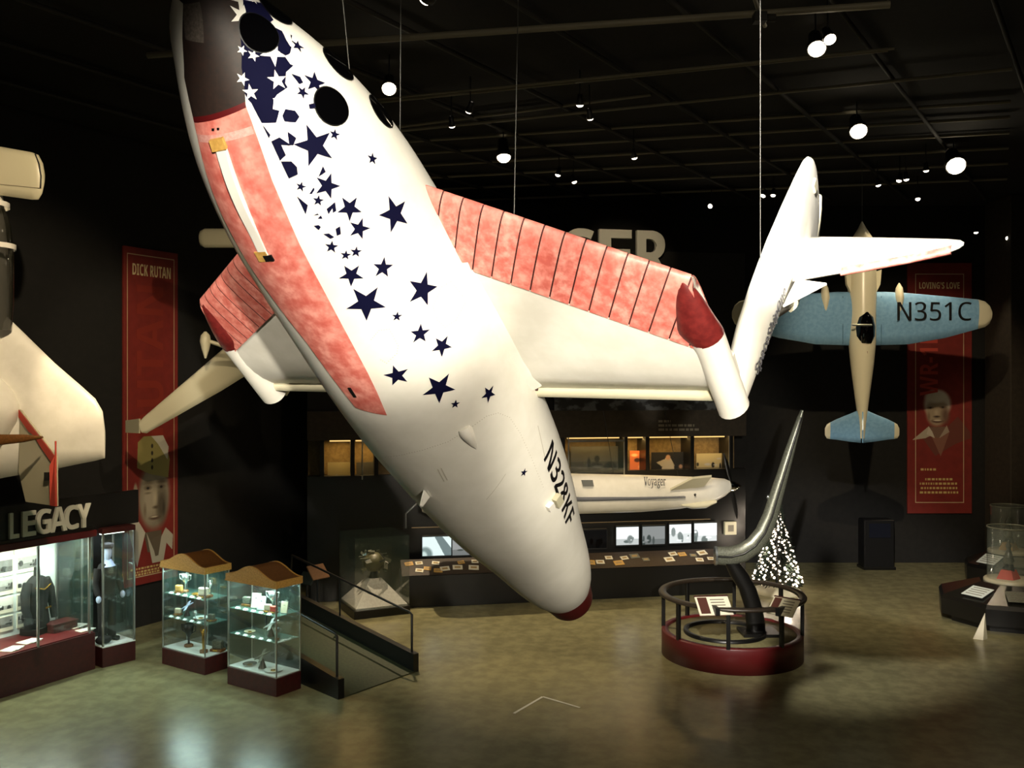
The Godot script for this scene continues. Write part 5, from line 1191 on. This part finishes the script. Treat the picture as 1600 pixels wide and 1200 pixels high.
	# bright little name cards along the shelf edges
	for y in [1.32, 0.88]:
		for i in 5:
			var c := thing("name_card", "small white name card " + (level[2] if y > 1 else level[1]) + " " + near, "card", xf * Transform3D(Basis(), Vector3(-0.4 + 0.2 * i, y + 0.007, 0.235)), "name cards " + near + (" upper" if y > 1 else " lower"))
			part(c, "card", box(ms(), Vector3(0, 0.014, 0), Vector3(0.09, 0.008, 0.05), Basis(Vector3.RIGHT, 0.5)), mats.case_white); part(c, "foot", box(ms(), Vector3(0, 0.004, -0.02), Vector3(0.09, 0.008, 0.02)), mats.case_white)
func trophy(kind: String, xf: Transform3D, z: float, mk: String, place: String):
	var m: Material = mats[mk]
	var col: String = {"silver": "silver", "oak": "wooden", "gold": "gold", "paper": "cream", "blue_white": "pale blue", "cream_dull": "dull cream", "case_white": "white", "brushed": "grey metal", "black_satin": "black", "red_print": "red"}[mk]
	if kind == "cup":
		var t := thing("trophy_cup", col + " winged trophy cup " + place, "trophy", xf)
		part(t, "foot", lathe(ms(), [[z * 0.2, 0], [z * 0.2, z * 0.08], [z * 0.13, z * 0.12]], 14), mats.oak_dark)
		part(t, "bowl", lathe(ms(), [[z * 0.05, z * 0.12], [z * 0.04, z * 0.4], [z * 0.1, z * 0.5], [z * 0.2, z * 0.7], [z * 0.22, z * 1.0], [z * 0.19, z * 1.0], [z * 0.15, z * 0.72]], 16), m)
		for sg in [-1.0, 1.0]: part(t, "handle", tube(ms(), [Vector3(sg * z * 0.2, z * 0.92, 0), Vector3(sg * z * 0.36, z * 0.95, 0), Vector3(sg * z * 0.34, z * 0.7, 0), Vector3(sg * z * 0.15, z * 0.6, 0)], z * 0.03, 6), m)
	elif kind == "figure":
		var t := thing("statuette", col + " standing statuette with raised arms " + place, "statuette", xf)
		part(t, "foot", lathe(ms(), [[z * 0.16, 0], [z * 0.16, z * 0.1], [z * 0.1, z * 0.12]], 12), mats.oak_dark)
		var s := ms(); tube(s, [Vector3(0, z * 0.12, 0), Vector3(0, z * 0.45, 0), Vector3(0.01, z * 0.7, 0), Vector3(0, z * 0.78, 0)], [z * 0.05, z * 0.07, z * 0.09, z * 0.03], 10)
		for sg in [-1.0, 1.0]: tube(s, [Vector3(sg * z * 0.05, z * 0.7, 0), Vector3(sg * z * 0.14, z * 0.85, 0), Vector3(sg * z * 0.1, z * 1.0, 0)], z * 0.025, 6)
		ball(s, Vector3(0, z * 0.85, 0), Vector3(0.055, 0.075, 0.055) * z, 8, 6); part(t, "body", s, m)
	elif kind == "plane":
		var t := thing("model_plane", col + " model plane " + place, "model plane", xf)
		part(t, "stand", tube(ms(), [Vector3(0, 0.0, 0), Vector3(0, z * 0.5, 0)], [z * 0.2, 0.01], 12), mats.black_satin)
		var b := Basis(Vector3.BACK, 0.5); var s := ms()
		tube(s, [b * Vector3(-z * 0.5, 0, 0) + Vector3(0, z * 0.6, 0), b * Vector3(-z * 0.1, 0, 0) + Vector3(0, z * 0.6, 0), b * Vector3(z * 0.5, 0, 0) + Vector3(0, z * 0.6, 0)], [z * 0.02, z * 0.07, z * 0.03], 10); part(t, "fuselage", s, m)
		part(t, "wing", box(ms(), Vector3(0, z * 0.6, 0), Vector3(z * 0.2, 0.012, z * 0.9), b * Basis(Vector3.RIGHT, 0.5)), m)
	elif kind == "plate":
		var t := thing("award_plate", col + " round award plate lying " + place, "plate", xf)
		part(t, "rim", lathe(ms(), [[z * 0.3, 0], [z * 0.6, 0.02], [z * 0.62, 0.03], [z * 0.55, 0.022], [z * 0.3, 0.008]], 18), m); part(t, "medallion", lathe(ms(), [[z * 0.2, 0.008], [z * 0.2, 0.02]], 12), mats.gold)
	elif kind == "frame":
		var t := thing("framed_certificate", col + " framed certificate leaning " + place, "certificate", xf)
		var b := Basis(Vector3.RIGHT, -0.2)
		part(t, "frame", box(ms(), b * Vector3(0, z * 0.5, 0), Vector3(z * 0.7, z, 0.015), b), mats.alu); part(t, "sheet", box(ms(), b * Vector3(0, z * 0.5, 0.009), Vector3(z * 0.62, z * 0.92, 0.006), b), m)
		part(t, "prop", box(ms(), Vector3(0, z * 0.35, -z * 0.2), Vector3(0.04, z * 0.7, 0.008), Basis(Vector3.RIGHT, 0.35)), mats.black_satin)
	else:
		var t := thing("award_block", col + " block-shaped award " + place, "award", xf)
		part(t, "plinth", box(ms(), Vector3(0, z * 0.12, 0), Vector3(z * 1.2, z * 0.24, z * 0.8)), mats.oak_dark); part(t, "block", box(ms(), Vector3(0, z * 0.62, 0), Vector3(z, z * 0.76, z * 0.5), Basis(), z * 0.08), m)
		part(t, "badge", box(ms(), Vector3(0, z * 0.14, z * 0.41), Vector3(z * 0.5, z * 0.12, 0.008)), mats.gold)

# ------------------------------------------------------------------ things on the floor
func build_floor_things():
	ramp(); crumpled_trophy(); ring_display(); christmas_tree(); round_displays()
	# a dark information kiosk against the back wall
	var kp := Vector3(at(1369, 880, 26.2).x, 0, -26.2)
	var k := thing("kiosk", "dark blue-black information kiosk standing against the wall left of the red banner", "kiosk", kp)
	part(k, "cabinet", box(ms(), Vector3(0, 0.7, 0), Vector3(0.85, 1.4, 0.5), Basis(), 0.03), mt("kiosk", Color(0.035, 0.037, 0.05), 0.4)); part(k, "panel", box(ms(), Vector3(0, 1.1, 0.26), Vector3(0.6, 0.4, 0.02)), mt("kiosk_panel", Color(0.09, 0.10, 0.14), 0.2)); part(k, "plinth", box(ms(), Vector3(0, 0.04, 0), Vector3(0.9, 0.08, 0.54)), mats.black_satin)
	# two strips of white tape meeting at a corner on the floor
	var c0 := gnd(848, 1089)
	var tp := thing("floor_tape", "white tape corner stuck on the floor below the space plane's tail", "tape", Vector3(c0.x, 0, c0.z))
	for q in [gnd(803, 1115), gnd(906, 1106)]:
		var d: Vector3 = q - c0; d.y = 0; var n := d.normalized().cross(Vector3.UP) * 0.022
		part(tp, "tape_strip", prism(ms(), [-n + Vector3(0, 0.003, 0), n + Vector3(0, 0.003, 0), d + n + Vector3(0, 0.003, 0), d - n + Vector3(0, 0.003, 0)], Vector3(0, 0.003, 0)), mats.sign_white)
	# leaning boards behind the trophy cases
	var b1 := at(497, 892, 20.0); b1.y = 0.0
	var bd := thing("reading_board", "tan slanted reading board on a black post behind the ramp", "board", b1)
	part(bd, "post", post_mesh(1.0), mats.black_metal); part(bd, "board", box(ms(), Vector3(0, 1.15, 0), Vector3(0.45, 0.35, 0.03), Basis(Vector3.UP, 0.9) * Basis(Vector3.RIGHT, -0.7)), mats.oak_dark); part(bd, "foot", lathe(ms(), [[0.18, 0], [0.16, 0.03], [0.03, 0.05]], 14), mats.black_metal)
	b1 = at(480, 908, 21.0); b1.y = 0.0
	bd = thing("reading_board", "dark teal slanted reading board between trophy case and ramp", "board", b1)
	part(bd, "post", post_mesh(0.65), mats.black_metal); part(bd, "board", box(ms(), Vector3(0, 0.8, 0), Vector3(0.45, 0.3, 0.03), Basis(Vector3.UP, -0.6) * Basis(Vector3.RIGHT, -0.7)), mt("teal", Color(0.10, 0.14, 0.13), 0.5)); part(bd, "foot", lathe(ms(), [[0.18, 0], [0.16, 0.03], [0.03, 0.05]], 14), mats.black_metal)
func post_mesh(h): return tube(ms(), [Vector3.ZERO, Vector3(0, h + 0.1, 0)], 0.03, 10)
func ramp():
	var a := gnd(533, 1092); var b := gnd(650, 1050)
	var dirv := Vector3(-0.70, 0, -0.714); var L := 4.6; var rise := 0.5
	var t := thing("ramp", "dark walkway ramp with black kerbs and slim handrails beside the trophy cases", "ramp", (a + b) * 0.5)
	var o := t.position
	var up := Vector3(0, rise, 0)
	part(t, "deck", prism(ms(), [a - o, b - o, b - o + dirv * L + up, a - o + dirv * L + up], Vector3(0, 0.02, 0)), nmat("ramp_deck", 61, 0.03, Color(0.20, 0.22, 0.13), Color(0.25, 0.27, 0.16), 0.7, 0.8))
	for q in [a, b]:
		var p: Vector3 = q - o; var n := dirv.cross(Vector3.UP) * 0.06
		part(t, "kerb", prism(ms(), [p - n, p - n + Vector3(0, 0.33, 0), p - n + dirv * L + Vector3(0, 0.33, 0) + up, p - n + dirv * L], n * 2.0), mats.black_satin)
		var e := p + Vector3(0, 0.33, 0) + dirv * 0.12
		var h := Vector3(0, 0.72, 0)
		var pts := [e, e + h * 0.95, e + h + dirv * 0.06, e + h + dirv * (L - 0.5) + up, e + dirv * (L - 0.44) + up * 0.9]
		part(t, "handrail", tube(ms(), pts, 0.022, 8), mats.black_metal)
		part(t, "rail_post", tube(ms(), [e + dirv * (L * 0.5) + up * 0.4, e + h + dirv * (L * 0.5) + up * 0.55], 0.018, 8), mats.black_metal)
func crumpled_trophy():
	var p := gnd(578, 964)
	var t := thing("pyramid_stand", "silver-grey truncated pyramid stand with a black plaque on a dark plinth", "display stand", Transform3D(Basis(Vector3.UP, 0.45), p + Vector3(0, 0, -0.6)))
	part(t, "plinth", box(ms(), Vector3(0, 0.09, 0), Vector3(1.3, 0.18, 1.3)), mats.black_satin)
	var sq := func(h, r): return PackedVector3Array([Vector3(-r, h, r), Vector3(r, h, r), Vector3(r, h, -r), Vector3(-r, h, -r)])
	part(t, "pyramid", loft(ms(), [sq.call(0.18, 0.6), sq.call(0.22, 0.6), sq.call(0.76, 0.14)], true, true, -1), nmat("silver_cloth", 62, 0.03, Color(0.62, 0.62, 0.60), Color(0.72, 0.72, 0.70), 0.5, 1.0))
	var nrm := Vector3(0.54, 0.46, 0).normalized()
	var q := func(u, v): return Vector3(0.6 - 0.46 * v, 0.22 + 0.54 * v, u * (0.6 - 0.46 * v)) + nrm * 0.006
	part(t, "plaque", prism(ms(), [q.call(-0.62, 0.12), q.call(0.62, 0.12), q.call(0.62, 0.85), q.call(-0.62, 0.85)], nrm * 0.006), mats.ink, "black engraved plaque")
	for k in 4: part(t, "engraved_line", prism(ms(), [q.call(-0.4, 0.28 + 0.13 * k) + nrm * 0.007, q.call(0.4, 0.28 + 0.13 * k) + nrm * 0.007, q.call(0.4, 0.31 + 0.13 * k) + nrm * 0.007, q.call(-0.4, 0.31 + 0.13 * k) + nrm * 0.007], nrm * 0.003), mt("grey_print", Color.GRAY))
	# clear hood
	for sg in [-1.0, 1.0]: part(t, "hood_pane", box(ms(), Vector3(sg * 0.63, 0.98, 0), Vector3(0.008, 1.6, 1.26)), mats.pane); part(t, "hood_pane", box(ms(), Vector3(0, 0.98, sg * 0.63), Vector3(1.26, 1.6, 0.008)), mats.pane)
	# crumpled metal ball of wreckage on the stand
	var tw := thing("crumpled_engine", "crumpled shiny metal wreck ball on the pyramid stand", "sculpture", Transform3D(Basis(), t.position + Vector3(0, 0.76, 0)))
	var g := RandomNumberGenerator.new(); g.seed = 31
	part(tw, "core", ball(ms(), Vector3(0, 0.36, 0), Vector3(0.26, 0.22, 0.24), 14, 10), nmat("wreck", 63, 0.04, Color(0.22, 0.22, 0.14), Color(0.38, 0.37, 0.26), 0.4, 3.0))
	for i in 26:
		var u := g.randf_range(-1, 1); var ph := g.randf() * TAU; var r := sqrt(1.0 - u * u)
		var d := Vector3(r * cos(ph), u, r * sin(ph))
		part(tw, "metal_shred", box(ms(), Vector3(0, 0.36, 0) + d * Vector3(0.31, 0.26, 0.3), Vector3(g.randf_range(0.06, 0.2), 0.012, g.randf_range(0.04, 0.1)), Basis(Vector3(g.randf_range(-1, 1), g.randf_range(-1, 1), g.randf_range(-1, 1)).normalized(), g.randf() * TAU)), mats.chrome if i % 2 == 0 else mats.brushed)
	part(tw, "stem", tube(ms(), [Vector3.ZERO, Vector3(0, 0.2, 0)], [0.12, 0.05], 10), mats.black_satin)
func ring_display():
	var dc := 17.85; var R := 1.33
	var c := Vector3(at(1143, 600, dc).x, 0, -dc)
	var t := thing("ring_barrier", "round maroon barrier with dark rail around the curved metal blade", "barrier", c)
	part(t, "base_ring", lathe(ms(), [[R - 0.12, 0], [R, 0], [R, 0.44], [R - 0.01, 0.47], [R - 0.12, 0.47], [R - 0.12, 0]], 64, Vector3.ZERO, false), mats.maroon)
	part(t, "inner_disc", lathe(ms(), [[0.01, 0.44], [R - 0.115, 0.44], [R - 0.115, 0.0]], 48, Vector3.ZERO, false), nmat("olive", 64, 0.03, Color(0.38, 0.36, 0.24), Color(0.45, 0.43, 0.30), 0.6, 0.8))
	part(t, "rail", lathe(ms(), [[R - 0.09, 1.14], [R + 0.05, 1.14], [R + 0.06, 1.17], [R + 0.04, 1.2], [R - 0.08, 1.2], [R - 0.09, 1.14]], 64, Vector3.ZERO, false), nmat("rail_wood", 65, 0.03, Color(0.13, 0.105, 0.08), Color(0.18, 0.145, 0.11), 0.4, 1.0))
	part(t, "floor_ring", lathe(ms(), [[0.78, 0.44], [0.78, 0.5], [0.7, 0.5], [0.7, 0.44]], 40, Vector3(-0.15, 0, 0.1), false), mats.black_satin)
	for i in 8:
		var a := TAU * (i + 0.35) / 8.0
		part(t, "rail_post", box(ms(), Vector3(cos(a) * (R - 0.03), 0.8, sin(a) * (R - 0.03)), Vector3(0.07, 0.7, 0.07), Basis(Vector3.UP, -a)), mats.black_satin)
	# two info panels clipped to the rail
	for q in [[1117, 960, 0.62, 0.42, 0.12, "white information panel with a photograph clipped to the rail", 0], [1224, 948, 0.5, 0.4, -0.75, "tilted information panel on the far side of the round rail", 1]]:
		var y := 1.22
		var p := gnd(q[0], q[1], y)
		if q[6] == 0: p = c + Vector3(-0.6, y, 1.19)
		var n := thing("info_panel", q[5], "sign", Transform3D(Basis(Vector3.UP, q[4]), p))
		var b := Basis(Vector3.RIGHT, -0.9)
		part(n, "board", box(ms(), Vector3.ZERO, Vector3(q[2], q[3], 0.02), b), mats.paper if q[6] == 0 else mats.cream_dull)
		part(n, "photo", box(ms(), b * Vector3(-q[2] * 0.3, 0, 0.012), Vector3(q[2] * 0.28, q[3] * 0.85, 0.006), b), mt("photo_brown", Color(0.28, 0.14, 0.10), 0.6))
		for k in 5: part(n, "text_line", box(ms(), b * Vector3(q[2] * 0.14, q[3] * (0.3 - 0.15 * k), 0.012), Vector3(q[2] * 0.42, q[3] * 0.05, 0.004), b), mt("grey_print", Color.GRAY))
		part(n, "bracket", box(ms(), Vector3(0, -0.06, 0.08), Vector3(0.08, 0.14, 0.3)), mats.black_metal)
		part(n, "clip_bar", box(ms(), b * Vector3(0, q[3] * 0.5, 0.0), Vector3(q[2] * 1.02, 0.03, 0.03), b), mats.maroon_panel)
	# curved blade on a black stand
	var d := 17.7
	var st := thing("blade_stand", "tall curved black stand rising inside the round barrier", "stand", at(1185, 1000, d) * Vector3(1, 0, 1))
	var rings := []
	for q in [[1181, 989, 16], [1181, 982, 15], [1181, 975, 15], [1177, 948, 14], [1168, 920, 14], [1155, 898, 15], [1144, 880, 12]]:
		rings.append(ell(at(q[0], q[1], d) - st.position, Vector3(q[2] * d / F, 0, 0), Vector3(0, 0, 0.12), 14))
	part(st, "arm", loft(ms(), rings), mats.black_satin)
	part(st, "foot_plate", box(ms(), Vector3(0, 0.47, 0), Vector3(0.7, 0.06, 0.6)), mats.black_satin)
	var bl := thing("curved_blade", "large curved grey metal blade sweeping up to a thin tip", "sculpture", at(1150, 868, d))
	rings = []
	var path := [[1118, 868, 14], [1140, 869, 15], [1160, 864, 15], [1178, 852, 14.5], [1193, 832, 13.5], [1204, 806, 12.5], [1212, 778, 11], [1222, 745, 9.5], [1233, 708, 8], [1243, 675, 6], [1250, 652, 4], [1253, 641, 1.5]]
	for i in path.size():
		var p0 = path[maxi(i - 1, 0)]; var p1 = path[mini(i + 1, path.size() - 1)]
		var tg := Vector3(p1[0] - p0[0], -(p1[1] - p0[1]), 0).normalized(); var nn := Vector3(-tg.y, tg.x, 0)
		rings.append(ell(at(path[i][0], path[i][1], d) - bl.position, nn * path[i][2] * d / F, Vector3(0, 0, 0.07 + 0.03 * path[i][2] / 15.0), 16))
	part(bl, "blade", loft(ms(), rings), mats.brushed)
	part(bl, "root_cap", loft(ms(), [ell(at(1116.5, 868, d) - bl.position, Vector3(0, 15.5 * d / F, 0), Vector3(0, 0, 0.115), 16), ell(at(1120, 868, d) - bl.position, Vector3(0, 15.5 * d / F, 0), Vector3(0, 0, 0.115), 16)]), mats.silver)
	rings = []
	for i in path.size() - 1:
		var q = path[i]; rings.append(at(q[0], q[1], d) - bl.position + Vector3(0.0, 0, 0.07 + 0.03 * q[2] / 15.0))
	part(bl, "seam_line", tube(ms(), rings, 0.02, 5), mats.black_satin)
	part(bl, "ferrule", ball(ms(), at(1200, 777, d) - bl.position, Vector3(0.03, 0.05, 0.03), 8, 6), mats.silver)
func christmas_tree():
	var p := gnd(1214, 925)
	var t := thing("christmas_tree", "lit Christmas tree full of white lights behind the round barrier", "tree", p)
	var g := RandomNumberGenerator.new(); g.seed = 8
	var H := 2.2; var R := 0.58
	part(t, "trunk", tube(ms(), [Vector3.ZERO, Vector3(0, H * 0.95, 0)], [0.04, 0.008], 8), mats.black_satin)
	var s := ms(); s.set_smooth_group(-1)
	for i in 2600:
		var h := pow(g.randf(), 1.3); var y := 0.22 + h * (H - 0.25); var r := R * (1.0 - h) * sqrt(g.randf_range(0.25, 1.0)) + 0.02
		var a := g.randf() * TAU; var c := Vector3(cos(a) * r, y, sin(a) * r)
		var d := Vector3(cos(a), g.randf_range(-0.5, 0.3), sin(a)).normalized() * g.randf_range(0.07, 0.15); var w := d.cross(Vector3(g.randf() - 0.5, 1, g.randf() - 0.5)).normalized() * 0.018
		tri(s, c - w, c + w, c + d); tri(s, c - w.rotated(d.normalized(), 1.57), c + w.rotated(d.normalized(), 1.57), c + d)
	var fo := part(t, "needles", s, mt("needle", Color(0.06, 0.12, 0.06), 0.7)); fo.set_meta("kind", "stuff")
	var bulb := SphereMesh.new(); bulb.radius = 0.03; bulb.height = 0.06; bulb.radial_segments = 8; bulb.rings = 4
	for i in 250:
		var h := pow((i + 0.5) / 250.0, 1.35) * 0.97; var a := i * 2.39996 + g.randf_range(-0.25, 0.25); var r := R * (1.0 - h) * g.randf_range(0.86, 1.08) + 0.03
		var o := part(t, "light_bulb", bulb, mats.fairy); o.position = Vector3(cos(a) * r, 0.25 + h * (H - 0.3), sin(a) * r); o.scale = Vector3.ONE * g.randf_range(0.6, 1.15)
	part(t, "tree_topper", ball(ms(), Vector3(0, H + 0.02, 0), Vector3(0.025, 0.04, 0.025), 8, 6), mats.fairy)
	var sk := lathe(ms(), [[0.62, 0.0], [0.6, 0.06], [0.4, 0.14], [0.1, 0.18]], 24, Vector3.ZERO, false)
	part(t, "tree_skirt", sk, mats.cream, "pale cloth skirt")
	for k in 5:
		var l := OmniLight3D.new(); l.name = "light_%d" % k; t.add_child(l); l.position = Vector3(cos(k * 1.256) * 0.55 * (1.0 - k * 0.15), 0.35 + k * 0.35, sin(k * 1.256) * 0.55 * (1.0 - k * 0.15)); l.light_energy = 0.35; l.light_color = Color(1.0, 0.92, 0.82); l.omni_range = 30.0; l.light_size = 0.05; l.shadow_enabled = true
func round_displays():
	# dark eight-sided tables with glass cylinders, at the right edge
	var mk := func(c: Vector3, R: float, label: String, m_label: String, far: bool):
		var t := thing("round_display", label, "display table", c)
		var oct := func(r, h): return ell(Vector3(0, h, 0), Vector3(r, 0, 0), Vector3(0, 0, -r), 8)
		part(t, "foot", loft(ms(), [oct.call(R * 0.85, 0.0), oct.call(R * 0.85, 0.16)], true, true, -1), mats.black_satin)
		part(t, "drum", loft(ms(), [oct.call(R, 0.16), oct.call(R * 1.01, 0.50), oct.call(R * 0.97, 0.58)], true, true, -1), mats.black_satin)
		part(t, "sloped_top", loft(ms(), [oct.call(R * 0.97, 0.58), oct.call(R * 0.42, 0.86)], true, true, -1), mt("top_gloss", Color(0.10, 0.10, 0.085), 0.22, 0.0, 0.8))
		part(t, "turntable", lathe(ms(), [[0.52, 0.84], [0.52, 0.9], [0.5, 0.92], [0.01, 0.92]], 36), mats.cream_dull)
		part(t, "glass_cylinder", lathe(ms(), [[0.45, 0.92], [0.45, 2.05]], 36, Vector3.ZERO, false), glass("cyl", Color(0.8, 0.86, 0.8), 0.10))
		part(t, "glass_rim", lathe(ms(), [[0.44, 2.03], [0.46, 2.03], [0.46, 2.06], [0.44, 2.06], [0.44, 2.03]], 36, Vector3.ZERO, false), mt("rimg", Color(0.45, 0.46, 0.40), 0.3))
		for i in 3:
			var a := PI * (1.15 + 0.25 * i); var hh := 0.72; var rr := R * 0.71
			var slope := atan2(0.28, R * 0.55)
			var b := Basis(Vector3.UP, a + PI * 0.5) * Basis(Vector3.RIGHT, slope)
			var pos := Vector3(cos(a) * rr, hh + 0.012, -sin(a) * rr)
			var lp := thing("caption_sign", ["white printed label panel", "silvery printed label panel", "pale printed label panel"][i] + " on the sloping top of " + m_label, "sign", Transform3D(b, c + pos))
			part(lp, "plate", box(ms(), Vector3.ZERO, Vector3(0.5, 0.012, 0.42)), mats.case_white if i == 0 else mats.brushed)
			for k in 4: part(lp, "text_line", box(ms(), Vector3(0, 0.008, -0.14 + 0.09 * k), Vector3(0.38, 0.004, 0.02)), mt("grey_print", Color.GRAY))
		var g := thing("engine_model" if not far else "globe_model", "small spired model with a red base inside the glass cylinder of " + m_label, "model", c + Vector3(-0.05, 0.92, 0.05))
		part(g, "base", loft(ms(), [ell(Vector3.ZERO, Vector3(0.27, 0, 0), Vector3(0, 0, 0.2), 4), ell(Vector3(0, 0.2, 0), Vector3(0.17, 0, 0), Vector3(0, 0, 0.12), 4)], true, true, -1), mats.red_print if not far else mats.oak)
		part(g, "neck", tube(ms(), [Vector3(0, 0.2, 0), Vector3(0.04, 0.33, 0)], [0.13, 0.07], 10), mats.black_satin)
		part(g, "figure", lathe(ms(), [[0.08, 0.33], [0.12, 0.4], [0.07, 0.55], [0.04, 0.66], [0.06, 0.72], [0.015, 0.84]], 12, Vector3(0.0, 0, 0)), mats.brushed)
	mk.call(gnd(1572, 997) + Vector3(0.85, 0, -1.45), 1.5, "black eight-sided display table with glass cylinder near the small folded sign", "the nearer eight-sided table", false)
	mk.call(Vector3(12.87, 0, -24.0), 1.1, "black eight-sided display table standing behind another one near the pillar", "the farther eight-sided table", true)
	# a little folded sign on the floor
	var p := gnd(1533, 998)
	var f := thing("folded_sign", "small triangular folded sign standing on the floor before the display table", "sign", p)
	part(f, "left_face", prism(ms(), [Vector3(-0.16, 0.0, 0.0), Vector3(-0.02, 0, 0.12), Vector3(0.08, 0.52, 0)], Vector3(0, 0, -0.012)), mats.paper)
	part(f, "right_face", prism(ms(), [Vector3(-0.02, 0.0, 0.12), Vector3(0.12, 0, 0.02), Vector3(0.08, 0.52, 0)], Vector3(0, 0, -0.012)), mats.cream_dull)
